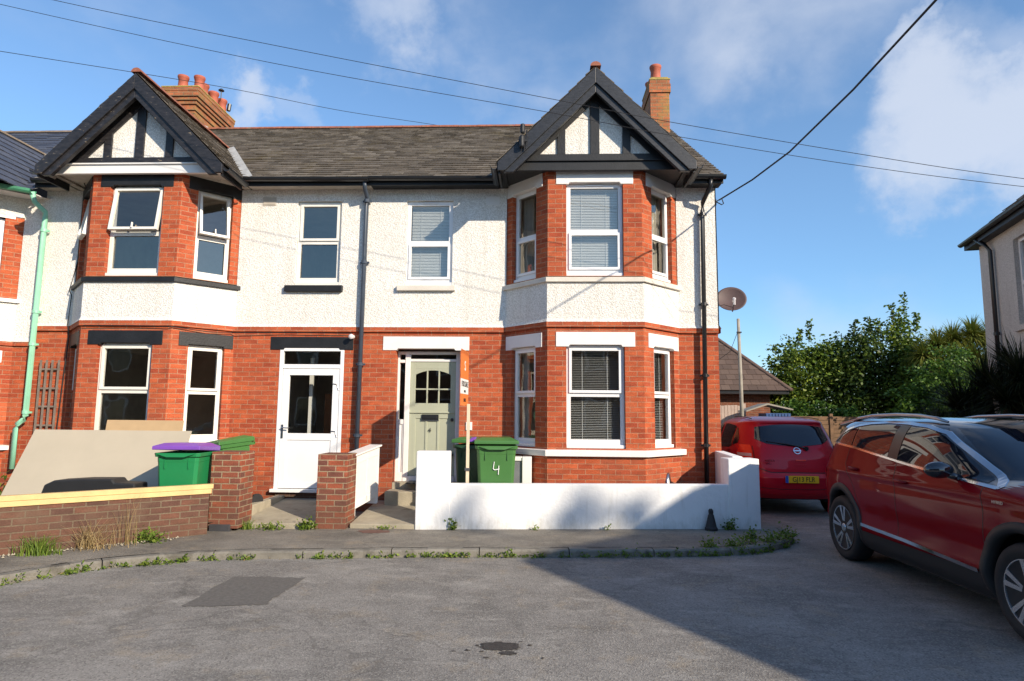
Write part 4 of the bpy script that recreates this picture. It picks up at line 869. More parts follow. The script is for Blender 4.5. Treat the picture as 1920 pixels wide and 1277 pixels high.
# ------------------------------------------------------------------ the house beyond the green downpipe
def far_left_house():
    h = thing('terraced_house', (-11.14, 0, 0), 'terraced house at the left edge with a blue slate roof and green gutter', 'house')
    X0 = -11.14; xa, xb = -15.2, -9.38; w = MB(); c = MB(); F = bay_faces(X0)
    for a, b in ((xa, X0-BH-BA), (X0+BH+BA, xb)):
        panel(w, (a, 0), (1, 0), b-a, 0, 2.73); panel(w, (a, 0), (1, 0), b-a, 2.73, 2.80, out=.03, sides=.03)
        panel(c, (a, 0), (1, 0), b-a, 2.80, 5.3, out=.018); c.quad((a, -.035, 2.8), (b, -.035, 2.8), (b, -.018, 2.86), (a, -.018, 2.86))
    for side, (P0, U, L) in F.items():
        a, b, la, lb = (BH-.5, BH+.5, BH-.65, BH+.65) if side == 'front' else (.2*L, .72*L, .1*L, .86*L)
        panel(w, P0, U, L, 0, 2.73, [(a, b, 1.10, 2.44)]); panel(w, P0, U, L, 2.73, 2.80, out=.03, sides=.03)
        panel(c, P0, U, L, 2.80, 3.50, out=.018); panel(w, P0, U, L, 3.52, 4.95, [(a, b, 3.56, 4.9)]); panel(c, P0, U, L, 4.95, 5.3, out=.018)
        lintel(h, P0, U, la, lb, 2.44, 2.64, 'white', notch=False); lintel(h, P0, U, la, lb, 4.90, 5.06, 'white', notch=False)
        window(h, P0, U, a, b, 1.10, 2.44, 1.75, 'upvc', sash='upper', curtain=[(a+.06, b-.06)]); window(h, P0, U, a, b, 3.56, 4.9, 4.25, 'upvc', sash='upper', curtain=[(a+.06, b-.06)], gl='glassup')
    for z0, z1, e in ((3.46, 3.54, .07), (1.0, 1.09, .07)):
        s = MB(); r = bay_ring(X0, e); q = bay_ring(X0, -.08)
        for i in range(3): s.add([(*r[i], z0), (*r[i+1], z0), (*q[i+1], z0), (*q[i], z0), (*r[i], z1-.02), (*r[i+1], z1-.02), (*q[i+1], z1), (*q[i], z1)], [(0, 3, 2, 1), (4, 5, 6, 7), (0, 1, 5, 4), (2, 3, 7, 6), (3, 0, 4, 7), (1, 2, 6, 5)])
        s.build('sill', 'white', h)
    panel(w, (xb, 8.4), (-1, 0), xb-xa, 0, 5.3)
    w.build('brick_wall', 'brick', h); c.build('rendered_wall', 'cast', h)
    zf = lambda y: 5.33+.69*(y+.35)
    nv = math.sqrt(1+.69**2); sl = MB(); slates(sl, (0, -.35, 5.33), (1, 0, 0), (0, 1, .69), (0, -.69, 1), 4.5*nv, lambda v: (xa, xb), gauge=.22, width=.3, jit=.15)
    sl.quad((xa, 4.15, zf(4.15)), (xb, 4.15, zf(4.15)), (xb, 8.7, 5.3), (xa, 8.7, 5.3)); rf = sl.build('roof', 'slateblue', h)
    rg = MB(); ridge_tiles(rg, (xa, 4.15, zf(4.15)+.03), (xb, 4.15, zf(4.15)+.03), .08); rg.build('ridge_tiles', plain('brown_ridge', (.20, .15, .11), .8, vary=.3), rf)
    # bay roof
    k = (6.92-5.33)/1.62; nl = math.hypot(1, k); s2 = MB(); yv = lambda z: (z-5.33)/.69-.35
    slates(s2, (X0+1.62, 0, 5.33), (0, 1, 0), (-1, 0, k), (k, 0, 1), 1.62*nl, lambda v: (-1.0+.25*v, max(yv(5.33+v/nl*k)+.05, -.7)), gauge=.22, width=.3, jit=.15)
    slates(s2, (X0-1.62, 0, 5.33), (0, -1, 0), (1, 0, k), (-k, 0, 1), 1.62*nl, lambda v: (-max(yv(5.33+v/nl*k)+.05, -.7), 1.0-.25*v), gauge=.22, width=.3, jit=.15)
    s2.add([(X0-1.62, -1.0, 5.33), (X0+1.62, -1.0, 5.33), (X0, -.42, 6.92)], [(0, 1, 2)]); b2 = s2.build('bay_roof', 'slateblue', h)
    rg = MB(); ridge_tiles(rg, (X0, -.5, 6.95), (X0, yv(6.92)+.1, 6.95), .07); rg.build('ridge_tiles', plain('moss_ridge', (.22, .17, .12), .8, vary=.3), b2)
    v = MB(); A = Vector((X0+1.64, yv(5.33)+.05, 5.36)); B = Vector((X0+.02, yv(6.92), 6.95)); v.quad(tuple(A), tuple(A+Vector((.17, 0, .02))), tuple(B+Vector((.17, 0, .02))), tuple(B)); v.build('valley_flashing', 'lead', b2)
    o = bay_ring(X0, .33); i = bay_ring(X0, -.05); sf = MB()
    for j in range(3): sf.quad((*o[j], 5.285), (*o[j+1], 5.285), (*i[j+1], 5.285), (*i[j], 5.285))
    sf.box(X0+BH+BA+.3, xb, -.33, 0, 5.28, 5.295); sf.build('soffit', 'white', h)
    g = MB(); o2 = bay_ring(X0, .36); half_round(g, [(*o2[0], 5.34), (*o2[1], 5.34), (*o2[2], 5.34), (X0+BH+BA+.34, -.37, 5.33), (-9.34, -.37, 5.32)], .075); g.build('gutter', 'greengutter', h)
    return h
far_left_house()
downpipe('downpipe', 'greenpipe', [(-9.37, -.36, 5.30), (-9.36, -.30, 5.15), (-9.30, -.12, 5.02), (-9.30, -.11, 4.9), (-9.315, -.11, 1.56), (-9.34, -.11, 1.50), (-9.44, -.11, 1.42), (-9.46, -.11, 1.36), (-9.46, -.11, .70)],
         'mint green downpipe with a kink near its foot, at the left house', r=.042, clips=(4.7, 3.3, 2.75, 1.62))
t = thing('trellis', (-9.0, -.05, 1.1), 'weathered wooden trellis panel fixed to the wall beside the mint green downpipe', 'trellis')
for x in (-9.17, -9.07, -8.97, -8.86): b = MB(); b.box(x-.014, x+.014, -.075, -.055, 1.0, 2.49); b.build('upright', 'greywood', t)
for z in (2.34, 2.02, 1.72, 1.41, 1.12): b = MB(); b.box(-9.18, -8.85, -.055, -.035, z-.014, z+.014); b.build('crossbar', 'greywood', t)

# ------------------------------------------------------------------ garden walls, pillars and what stands by them
def oriented(A, B):
    A, B = Vector(A), Vector(B); d = (B-A).normalized()
    return lambda u, w, z: (A.x+d.x*u-d.y*w, A.y+d.y*u+d.x*w, z), (B-A).length
def garden_things():
    # brown wall on the left, running towards the street
    T, L = oriented((-9.6, -6.15), (-5.12, -2.095))
    t = thing('garden_wall', (-7.4, -4.1, 0), 'low brown brick garden wall with pale timber laid along its top', 'wall')
    w = MB(T); w.box(0, L, 0, .215, -.02, .60); w.build('brickwork', 'brown', t, bevel=.006)
    t = thing('timber_batten', (-7.4, -4.1, .6), 'pair of new pine timbers lying on top of the brown brick wall', 'timber')
    b = MB(T); b.box(.6, L+.02, -.02, .075, .603, .660); b.build('lower_batten', 'lumber', t, bevel=.004)
    b = MB(T); b.box(.5, L+.045, .0, .095, .662, .720); b.build('upper_batten', 'lumber', t, bevel=.004)
    p = MB(); p.box(-5.24, -4.835, -1.86, -1.45, .12, 1.12); one(p, 'gate_pillar', 'pillar', 'brown brick gate pillar between the timber topped wall and the white plastic door', 'pillar', 'brick gate pillars', bevel=.006)
    p = MB(); p.box(-5.21, -4.93, -1.89, -1.80, .03, .175); one(p, 'slab', 'slab', 'dark grey block set under the foot of the left gate pillar', 'block', bevel=.008)
    p = MB(); p.box(-3.885, -3.47, -1.60, -1.16, .0, 1.09); q = one(p, 'gate_pillar', 'pillar', 'brown brick gate pillar directly beside the white radiator cover', 'pillar', 'brick gate pillars', bevel=.006)
    # beige sheet and brown sheet leaning behind the wall
    def sheet(a, b, ya, za, c, d, yb, zb, th, name, mat, label, cat):
        m = MB(); n = Vector((0, -1, .35)).normalized()*th
        P = [(c, yb, zb), (d, yb, zb), (b, ya, za), (a, ya, za)]; m.prism(P, tuple(-n)); return one(m, name, mat, label, cat, bevel=.002)
    sheet(-8.54, -6.10, -.84, 1.365, -8.30, -5.86, -1.78, .24, .015, 'plasterboard_sheet', 'board', 'large pale beige board leaning against the left bay', 'board')
    sheet(-7.45, -6.25, -.80, 1.52, -7.43, -6.23, -1.02, .3, .006, 'hardboard_sheet', 'brownboard', 'small brown board standing behind the large beige board', 'board')
    m = MB(); 
    poly = [(0, .50), (.05, .66), (.18, .72), (.55, .745), (.98, .75), (1.02, .70), (1.30, .69), (1.32, .5)]
    m.prism([(-7.55+x, -1.9-x*-.0, z) for x, z in poly], (0, .30, 0)); one(m, 'plastic_tray', 'cladding', 'black plastic tray lying just behind the timber topped wall', 'tray', bevel=.02)
    # radiator cover standing on the path
    A, B = Vector((-3.48, -1.19)), Vector((-3.32, -.44)); T, L = oriented(A, B)
    t = thing('radiator_cover', (-3.55, -.8, .2), 'white radiator cover with slatted panels standing on the path', 'radiator cover')
    r = MB(T); z0, z1 = .19, 1.045
    def TT(u, w, z): x, y, _ = T(u, w, z); return (x, y, z+.10*u/L)
    r.T = TT
    r.box(0, .05, 0, .17, z0, z1); r.box(L-.05, L, 0, .17, z0, z1); r.box(.05, L-.05, 0, .02, z1-.12, z1); r.box(L/2-.025, L/2+.025, 0, .02, z0+.12, z1-.12); r.box(.05, L-.05, 0, .02, z0+.10, z0+.20)
    r.build('frame', 'white', t, bevel=.004)
    r = MB(TT); r.box(-.025, L+.025, -.03, .185, z1+.001, z1+.025); r.build('top', 'white', t, bevel=.005)
    for a, b in ((.05, L/2-.025), (L/2+.025, L-.05)):
        g = MB(TT); g.box(a, b, .012, .018, z0+.20, z1-.12)
        k = a+.012
        while k < b-.006: g.box(k, k+.008, .002, .012, z0+.20, z1-.12); k += .022
        g.build('grille', 'white', t)
    # white front wall
    T, L = oriented((-2.54, -1.50), (2.27, -1.03))
    t = thing('garden_wall', (0, -1.25, 0), 'white painted front garden wall with taller end piers', 'wall')
    w = MB(T); w.box(.46, L-.44, .0, .13, -.02, .70); w.build('wall', 'whitewall', t, bevel=.015)
    w = MB(T); w.box(0, .47, -.02, .22, -.02, 1.14); w.build('pier', 'whitewall', t, bevel=.015)
    w = MB(T); w.box(L-.45, L, -.02, .28, -.02, 1.06); w.build('pier', 'whitewall', t, bevel=.015)
    w = MB(); w.prism([(1.97, -.80, 0), (2.12, -.80, 0), (2.12, -.80, 1.075), (1.97, -.80, 1.075)], (-.045, .78, .04)); w.build('return_wall', 'whitewall', t, bevel=.012)
    t = thing('wall_stub', (-1.1, -.8, .2), 'short white wall with a grey panel for the dark gap, standing under the ground floor bay window sill', 'low_wall')
    b = MB(); b.box(-1.10, -.96, -.80, -.52, .2, 1.03); b.build('low_wall', 'white', t, bevel=.01)
    b = MB(); b.box(-1.33, -1.101, -.76, -.56, .2, .97); b.build('door', 'gapgrey', t, bevel=.01)  # no door: grey panel puts the dark gap of the low wall into colour
    b = MB(); b.box(-1.35, -1.101, -.78, -.54, .971, 1.03); b.build('lid', 'white', t, bevel=.01)
    # black rubber skittle shaped post at the wall foot
    b = MB(); b.lathe([(.085, 0), (.088, .03), (.075, .05), (.038, .21), (.03, .22), (.034, .24), (.034, .27), (.02, .29)], (1.535, -1.20, .088), 18)
    one(b, 'rubber_cone', 'cladding', 'small black rubber cone standing against the white garden wall', 'cone')
    b = MB(); b.tube([(1.13, -.32, .2), (1.13, -.32, .66), (1.13, -.27, .74), (1.13, -.18, .78)], .045, 12); one(b, 'vent_pipe', 'steel', 'short grey vent pipe bent into the bay brickwork', 'pipe', smooth=True)
garden_things()

def bin_(loc, rz, w, d, h, body, lidm, label, cat='wheelie bin', lid_open=0, tilt=0, number=None, group=None):
    t = thing('wheelie_bin', loc, label, cat, group, rz=rz, local=True); t.rotation_euler = (tilt, 0, rz)
    b = MB(); hb = h*.92; k = .80
    def ring(z, s, e=.0): x, y = w/2*s+e, d/2*s+e; c = .035; return [(-x+c, -y, z), (x-c, -y, z), (x, -y+c, z), (x, y-c, z), (x-c, y, z), (-x+c, y, z), (-x, y-c, z), (-x, -y+c, z)]
    R_ = [ring(.04, k), ring(.30*h, .85), ring(hb-.12, .955), ring(hb-.11, .965), ring(hb-.05, .975), ring(hb-.049, .975, .022), ring(hb, .985, .026), ring(hb, .93), ring(hb-.1, .9), ring(.08, .76)]
    vs = [p for r in R_ for p in r]; n = 8
    fs = [(i*n+j, i*n+(j+1) % n, (i+1)*n+(j+1) % n, (i+1)*n+j) for i in range(len(R_)-1) for j in range(n)]+[tuple(range(n))[::-1], tuple(range((len(R_)-1)*n, len(R_)*n))]
    b.add(vs, fs); bo = b.build('body', body, t, bevel=.006)
    # moulded ribs and front lip
    r = MB()
    for x in (-.16, .16): r.box(x*w/.58-.006, x*w/.58+.006, -d/2*.97-.008, -d/2*.88, hb-.20, hb-.06)
    r.prism([(-w*.42, -d/2-.045, hb-.012), (-w*.2, -d/2-.05, hb-.05), (w*.2, -d/2-.05, hb-.05), (w*.42, -d/2-.045, hb-.012)], (0, .03, 0)); r.build('lip', body, t)
    l = MB(); x, y = w/2+.03, d/2+.045; zt = .0; q = .10
    P0 = [(-x, -y, 0), (x, -y, 0), (x, y, 0), (-x, y, 0)]
    l.add([(-x, -y, -.035), (x, -y, -.035), (x, y, -.035), (-x, y, -.035), (-x, -y, .012), (x, -y, .012), (x, y, .03), (-x, y, .03), (-x+q, -y+q, .055), (x-q, -y+q, .055), (x-q, y-q, .075), (-x+q, y-q, .075)],
          [(3, 2, 1, 0), (0, 1, 5, 4), (1, 2, 6, 5), (2, 3, 7, 6), (3, 0, 4, 7), (4, 5, 9, 8), (5, 6, 10, 9), (6, 7, 11, 10), (7, 4, 8, 11), (8, 9, 10, 11)])
    lid = l.build('lid', lidm, t, bevel=.008); lid.location = (0, d/2, hb+.037); 
    for v in lid.data.vertices: v.co.y -= d/2
    lid.rotation_euler = (-lid_open, 0, 0)
    a = MB(); a.tube([(-w*.46, d/2+.07, hb-.02), (w*.46, d/2+.07, hb-.02)], .016, 8); a.box(-w*.46, -w*.42, d/2, d/2+.075, hb-.05, hb+.0); a.box(w*.42, w*.46, d/2, d/2+.075, hb-.05, hb); a.build('handle', body, t)
    for s in (-1, 1):
        q = MB(); q.lathe([(.03, -.03), (.10, -.028), (.10, .028), (.03, .03)], (s*(w*.44+.02), d/2-.03, .10), 20, 'x'); q.build('wheel', 'rubber', t)
    if number:
        q = MB(); fy = lambda z: -d/2*(k+(.955-k)*min(z/(hb-.12), 1))-.012
        for st in ([(-.03, .80), (-.045, .70), (-.02, .685), (.045, .70)], [(.035, .745), (.028, .62)]):
            for i in range(len(st)-1): q.tube([(st[i][0], fy(st[i][1]*1.0), st[i][1]), (st[i+1][0], fy(st[i+1][1]), st[i+1][1])], .006, 6)
        q.build('painted_number', 'whiteink', t)
    return t
bin_((-1.485, -.93, .19), R(6), .57, .62, 1.11, 'bin', 'bin', 'green wheelie bin with a white 4 painted on its front', number='4', lid_open=R(2))
bin_((-1.86, -.45, .2), R(-10), .46, .52, 1.08, 'bindark', 'bin', 'darker green wheelie bin pushed in behind the bin numbered 4', lid_open=R(3))
b = MB(); b.box(-1.84, -1.62, -.72, -.52, 1.23, 1.26); b.T = None
q = MB()
for k in range(5): x = -1.92+.06*k; q.prism([(x, -.78, 1.245), (x+.10, -.80, 1.25), (x+.13, -.70, 1.30-.01*k), (x+.04, -.66, 1.29)], (0, .02, .02))
one(q, 'purple_bag', 'purple', 'crumpled purple bag lying on the lid beside the for sale board', 'bag', bevel=.01)
bin_((-5.56, -1.90, .19), R(4), .55, .55, 1.01, 'bin2', 'purple', 'emerald green recycling bin with a purple lid', lid_open=R(4))
bin_((-5.32, -.98, .20), R(-28), .50, .52, 1.06, 'bin', 'bin', 'green wheelie bin with a tilted lid tucked behind the left gate pillar', lid_open=R(0), tilt=R(0)).rotation_euler = (R(5), R(-9), R(-28))

def for_sale():
    t = thing('for_sale_board', (-1.87, -1.2, .2), 'orange and white for sale board on a pale post, seen almost edge on', 'sign')
    # pole
    p = MB(); p.box(-1.885, -1.842, -1.235, -1.195, .2, 1.80); p.build('post', 'wood', t, bevel=.003)
    p = MB(); p.box(-1.900, -1.83, -1.25, -1.18, .86, .90); p.box(-1.900, -1.83, -1.25, -1.18, .55, .58); p.build('clamp', 'steel', t)
    # board turned nearly along the line of sight
    c = Vector((-1.885, -1.22, 0)); view = Vector((-.8685, -10.397, 0)); v = (c-view).normalized(); ang = math.atan2(v.y, v.x)-R(10.5)
    d = Vector((math.cos(ang), math.sin(ang), 0)); n = Vector((-d.y, d.x, 0)); 
    if n.dot(c-view) > 0: n = -n
    def T(u, w, z): q = c+d*(u-.10)+n*w; return (q.x-.035, q.y, z)
    for nm, mt, z0, z1 in (('top_panel', 'orange', 2.15, 2.56), ('middle_panel', 'whiteink', 1.94, 2.149), ('bottom_panel', 'orange', 1.775, 1.939)):
        b = MB(T); b.box(-.26, .30, .006, .014, z0, z1); b.build(nm, mt, t)
    m = Matrix.Translation(T(.02, .016, 0)) 
    rot = Matrix((d, Vector((0, 0, 1)), n)).transposed().to_4x4()
    if Vector(d).cross(Vector((0, 0, 1))).dot(n) < 0: rot = Matrix((-d, Vector((0, 0, 1)), n)).transposed().to_4x4()
    for s, size, z, mt in (('FOR SALE', .115, 2.075, 'ink'), ('01303', .05, 1.975, 'ink'), ('S', .2, 2.33, 'whiteink'), ('SALES', .07, 1.85, 'ink')):
        text(s, size, mt, t, Matrix.Translation((0, 0, z)) @ m @ rot)
for_sale()
t = thing('house_number_plate', (-1.985, -.02, 1.5), 'small white plate with a number on the brickwork behind the for sale post', 'sign')
b = MB(); b.box(-2.03, -1.93, -.02, .0, 1.40, 1.53); b.build('plate', 'white', t); text('4', .09, 'ink', t, Matrix.Translation((-1.985, -.022, 1.465)) @ Matrix.Rotation(R(90), 4, 'X'))

def dish():
    t = thing('satellite_dish', (2.33, .25, 3.6), 'brown oval satellite dish on the right end wall', 'satellite dish')
    n = Vector((-.15, -.93, .33)).normalized(); s = n.cross(Vector((0, 0, 1))).normalized(); u = s.cross(n)
    c = Vector((2.335, .22, 3.60)); m = MB(); rings = []
    for i in range(9):
        r = i/8; rings.append([tuple(c+s*math.cos(a)*r*.245+u*math.sin(a)*r*.225-n*(.055*(1-r*r))) for a in [2*math.pi*k/32 for k in range(32)]])
    m.add([p for r in rings for p in r], [(i*32+k, i*32+(k+1) % 32, (i+1)*32+(k+1) % 32, (i+1)*32+k) for i in range(8) for k in range(32)]); o = m.build('reflector', 'dish', t, smooth=True)
    sd = o.modifiers.new('s', 'SOLIDIFY'); sd.thickness = .008
    l = c-u*.17+n*.30; m = MB(); m.tube([tuple(c-u*.24), tuple(c-u*.22+n*.12), tuple(l)], .012, 6); m.tube([tuple(c-n*.06), tuple(c-n*.2), (2.05, .30, 3.58)], .02, 8); m.build('arm', 'steel', t)
    m = MB(); m.tube([tuple(l), tuple(l-n*.08)], .028, 10); m.tube([tuple(l+Vector((0, 0, .01))), tuple(l+Vector((0, 0, -.10)))], .02, 8); m.build('receiver', 'lampclear', t)
    m = MB(); m.tube([tuple(l-Vector((0, 0, .1))), tuple(l+Vector((-.03, 0, -.14))), tuple(l+Vector((-.14, .1, -.08))), (2.07, .25, 3.46)], .005, 5); m.build('lead', 'cable', t)
dish()

# overhead wires
def wire(pts, r, label, extra=None):
    m = MB(); P = [Vector(p) for p in pts]; out = []
    for i in range(len(P)-1):
        p0, p1, p2, p3 = P[max(i-1, 0)], P[i], P[i+1], P[min(i+2, len(P)-1)]
        for k in range(8):
            t = k/8; out.append(.5*((2*p1)+(-p0+p2)*t+(2*p0-5*p1+4*p2-p3)*t*t+(-p0+3*p1-3*p2+p3)*t**3))
    out.append(P[-1]); m.tube(out, r, 6); return one(m, 'overhead_wire', 'cable', label, 'wire', 'telephone wires overhead')
wire([(-16, -2.5, 9.6), (-11, -2.5, 8.15), (-7.523, -2.5, 7.237), (-4.076, -2.5, 6.454), (-.669, -2.5, 5.72), (.833, -2.5, 5.395), (3.088, -2.5, 4.966), (5.144, -2.5, 4.618), (9, -2.5, 4.1)], .0038, 'upper of the two thin wires crossing in front of the right gable')
wire([(-16, -2.2, 9.5), (-12, -2.2, 8.3), (-8.555, -2.2, 7.399), (-4.564, -2.2, 6.454), (-.805, -2.2, 5.708), (.963, -2.2, 5.34), (3.23, -2.2, 4.932), (5.364, -2.2, 4.624), (9, -2.2, 4.2)], .0038, 'lower of the two thin wires crossing in front of the right gable')
wire([(-17, -1.5, 8.5), (-11.452, 1.0, 8.653), (-8.113, 3.0, 8.96), (-5.8, 4.6, 9.15), (-3.105, 6.5, 9.53), (0, 9, 9.9)], .006, 'thin wire passing the left chimney and dropping behind the roof ridge')
wire([(-18, 2.5, 7.9), (-14.014, 4., 8.363), (-13.203, 4.5, 8.42), (-11.8, 5.4, 8.5)], .006, 'thin wire low in the sky at the far left edge')
t = thing('drop_cable', (2.10, .05, 5.2), 'thick black cable rising from the right house corner to the top of the sky', 'wire')
m = MB(); m.tube([(3.02, -7.0, 5.86), (2.945, -4.5, 5.656), (2.878, -3.0, 5.546), (2.697, -1.5, 5.409), (2.45, -.65, 5.32), (2.136, .05, 5.24)], .0125, 8); m.build('cable', 'cable', t)
m = MB(); m.tube([(2.06, .05, 5.19), (2.12, .05, 5.235), (2.17, .02, 5.25), (2.19, .0, 5.16), (2.16, .0, 5.14), (2.07, .02, 5.20)], .009, 6); m.box(2.05, 2.08, .02, .08, 5.14, 5.24); m.build('hook', 'cable', t)

# ------------------------------------------------------------------ cars
M['darkglass'] = plain('dark_tinted_glass', (.008, .011, .018), .02, vary=.02, spec=.7)
M['blackgloss'] = plain('black_gloss_paint', (.014, .015, .02), .12, vary=.02, coat=1)
M['satinsilver'] = plain('satin_silver', (.34, .36, .40), .28, .85, vary=.03)
class Car:
    def __init__(s, table, n, crease=()):
        T = np.array(table); s.n = n; s.cr = crease; z = np.linspace(T[0, 0]-.06, T[-1, 0]+.06, 400); k = np.exp(-np.linspace(-2.5, 2.5, 25)**2/2); k /= k.sum(); cols = [z]
        for c in (1, 2, 3):
            v = np.interp(z, T[:, 0], T[:, c]); lo = v[0]+0*z[:12]; cols.append(np.convolve(np.concatenate([lo, v, v[-1]+0*lo]), k, 'valid'))
        s.T = np.array(cols).T; s.T = s.T[(z >= T[0, 0]) & (z <= T[-1, 0])]
    def tab(s, z):
        T = s.T; xr, xf, w = [float(np.interp(z, T[:, 0], T[:, k])) for k in (1, 2, 3)]
        for zc, sg, am in s.cr: w += am*math.exp(-((z-zc)/sg)**2)
        return xr, xf, w
    def side(s, x, z, off=0, sgn=-1):
        xr, xf, w = s.tab(z); xc, a = (xr+xf)/2, (xf-xr)/2; u = min(abs((x-xc)/a), .9999)
        return (x, sgn*(w*(1-u**s.n)**(1/s.n)+off), z)
    def endp(s, y, z, off=0, sgn=-1):
        xr, xf, w = s.tab(z); xc, a = (xr+xf)/2, (xf-xr)/2; v = min(abs(y)/w, .9999)
        return (xc+sgn*(a*(1-v**s.n)**(1/s.n)+off), y, z)
    def shell(s, nz=110, nk=132):
        zs = []; T = s.T
        tot = np.linspace(T[0, 0], T[-1, 0], nz)
        rings = []
        for z in tot:
            xr, xf, w = s.tab(z); xc, a = (xr+xf)/2, (xf-xr)/2; rg = []
            t = np.linspace(0, 2*np.pi, 1601)[:-1]; e = 2/s.n; c, q = np.cos(t), np.sin(t)
            X = xc+a*np.sign(c)*np.abs(c)**e; Y = w*np.sign(q)*np.abs(q)**e
            if not len(rings):
                Xc, Yc = np.append(X, X[0]), np.append(Y, Y[0]); d = np.append(0, np.cumsum(np.hypot(np.diff(Xc), np.diff(Yc)))); tt = np.interp(np.linspace(0, d[-1], nk+1)[:-1], d, np.linspace(0, 2*np.pi, 1601))
            c, q = np.cos(tt), np.sin(tt)
            rg = [(float(xc+a*np.sign(c_)*abs(c_)**e), float(w*np.sign(q_)*abs(q_)**e), float(z)) for c_, q_ in zip(c, q)]
            rings.append(rg)
        return rings
    def strip(s, top, bot, x0, x1, off, nx=40, nt=6, sgn=-1, mb=None):
        mb = mb or MB(); g = []
        for i in range(nx+1):
            x = x0+(x1-x0)*i/nx; zb, zt = bot(x), top(x); g.append([s.side(x, zb+(zt-zb)*j/nt, off, sgn) for j in range(nt+1)])
        for i in range(nx):
            for j in range(nt): mb.quad(g[i][j], g[i+1][j], g[i+1][j+1], g[i][j+1])
        return mb
    def ribbon(s, pts, wd, off, sgn=-1, mb=None, n=14, face='side'):
        """raised strip along a side-view (or end-view) polyline"""
        mb = mb or MB(); P = []
        for i in range(len(pts)-1):
            for k in range(n): P.append(Vector(pts[i]).lerp(Vector(pts[i+1]), k/n))
        P.append(Vector(pts[-1])); f = s.side if face == 'side' else s.endp; rows = []
        for i, p in enumerate(P):
            d = (P[min(i+1, len(P)-1)]-P[max(i-1, 0)]).normalized(); q = Vector((-d.y, d.x))*wd/2
            a, b = p+q, p-q; rows.append([f(a.x, a.y, 0, sgn), f(a.x, a.y, off, sgn), f(b.x, b.y, off, sgn), f(b.x, b.y, 0, sgn)])
        for i in range(len(rows)-1):
            for j in range(3): mb.quad(rows[i][j], rows[i+1][j], rows[i+1][j+1], rows[i][j+1])
        return mb
    def annulus(s, cx, cz, r0, r1, a0, a1, off, sgn=-1, mb=None, n=40, zmin=.2):
        mb = mb or MB(); rows = []
        for i in range(n+1):
            a = R(a0+(a1-a0)*i/n); row = []
            for r, o in ((r0, -.06), (r0, off), ((r0+r1)/2, off+.004), (r1, off-.006), (r1, -.02)):
                x, z = cx+r*math.cos(a), max(cz+r*math.sin(a), zmin); row.append(s.side(x, z, o, sgn))
            rows.append(row)
        for i in range(n):
            for j in range(4): mb.quad(rows[i][j], rows[i+1][j], rows[i+1][j+1], rows[i][j+1])
        return mb
def interp(xs, ys): return lambda x: float(np.interp(x, xs, ys))
def arch_faces(mb, spots, r):
    """leave the shell open inside each wheel arch"""
    keep = [(f, q) for f, q in zip(mb.f, mb.r) if not any(math.hypot(sum(mb.v[i][0] for i in f)/len(f)-x, sum(mb.v[i][2] for i in f)/len(f)-z) < r and abs(mb.v[f[0]][1]) > .35 and len(f) < 5 for x, z in spots)]
    mb.f = [k[0] for k in keep]; mb.r = [k[1] for k in keep]
def wheel_well(t, car, spots, r, y0=.50):
    for x, z in spots:
        for sg in (-1, 1):
            m = MB(); n = 36; ro = []
            for i in range(n+1):
                a = R(-30+240*i/n); px_, pz = x+r*math.cos(a), max(z+r*math.sin(a), .2); ro.append(((px_, sg*y0, pz), car.side(px_, pz, -.012, sg)))
            for i in range(n): m.quad(ro[i][0], ro[i+1][0], ro[i+1][1], ro[i][1])
            m.add([p[0] for p in ro], [tuple(range(n+1))]); m.build('wheel_arch', 'cladding', t)
def wheel(t, x, y, r, wd, sgn, spokes=5, twin=True, rr=.70):
    m = MB(); h = wd/2
    m.lathe([(r*rr, -h*.8), (r*.78, -h*.98), (r*.90, -h), (r*.965, -h*.86), (r, -h*.6), (r, h*.6), (r*.965, h*.86), (r*.90, h), (r*.78, h*.98), (r*rr, h*.8)], (x, y, r), 56, 'y')
    w = m.build('wheel', 'rubber', t, smooth=True)
    m = MB(); yo = y+sgn*h
    m.lathe([(r*rr, yo-sgn*.010), (r*(rr-.03), yo-sgn*.012), (r*(rr-.05), yo-sgn*.05), (r*(rr-.07), y-sgn*h*.5)], (x, 0, r), 48, 'y', cap=False); m.lathe([(r*rr, y-sgn*.02), (0.02, y-sgn*.02)], (x, 0, r), 40, 'y', cap=False)
    m.build('rim_barrel', 'rimdark', w, smooth=True)
    sp = MB(); dk = MB(); R0 = r*rr
    for k in range(spokes):
        for s_ in ((-1, 1) if twin else (0,)):
            a0 = 2*math.pi*k/spokes+.31; a = a0+s_*.13; ai = a0+s_*.10
            def P(rad, an, wdt, yy): c, q = math.cos(an), math.sin(an); return [(x+c*rad-q*wdt, yy, r+q*rad+c*wdt), (x+c*rad+q*wdt, yy, r+q*rad-c*wdt)]
            i1 = P(R0*.17, ai, .012, yo-sgn*.025); o1 = P(R0*.97, a+s_*.06, .021, yo-sgn*.012); i2 = P(R0*.17, ai, .012, yo-sgn*.06); o2 = P(R0*.97, a+s_*.06, .021, yo-sgn*.05)
            sp.add([*i1, *o1, *i2, *o2], [(0, 1, 3, 2), (0, 2, 6, 4), (1, 5, 7, 3), (4, 6, 7, 5), (2, 3, 7, 6)])
    sp.lathe([(R0*.99, yo-sgn*.011), (R0*.94, yo-sgn*.012), (R0*.93, yo-sgn*.03)], (x, 0, r), 56, 'y', cap=False)
    sp.lathe([(.001, yo-sgn*.012), (R0*.16, yo-sgn*.014), (R0*.2, yo-sgn*.03)], (x, 0, r), 24, 'y', cap=False)
    sp.build('rim', 'rim', w)
    return w
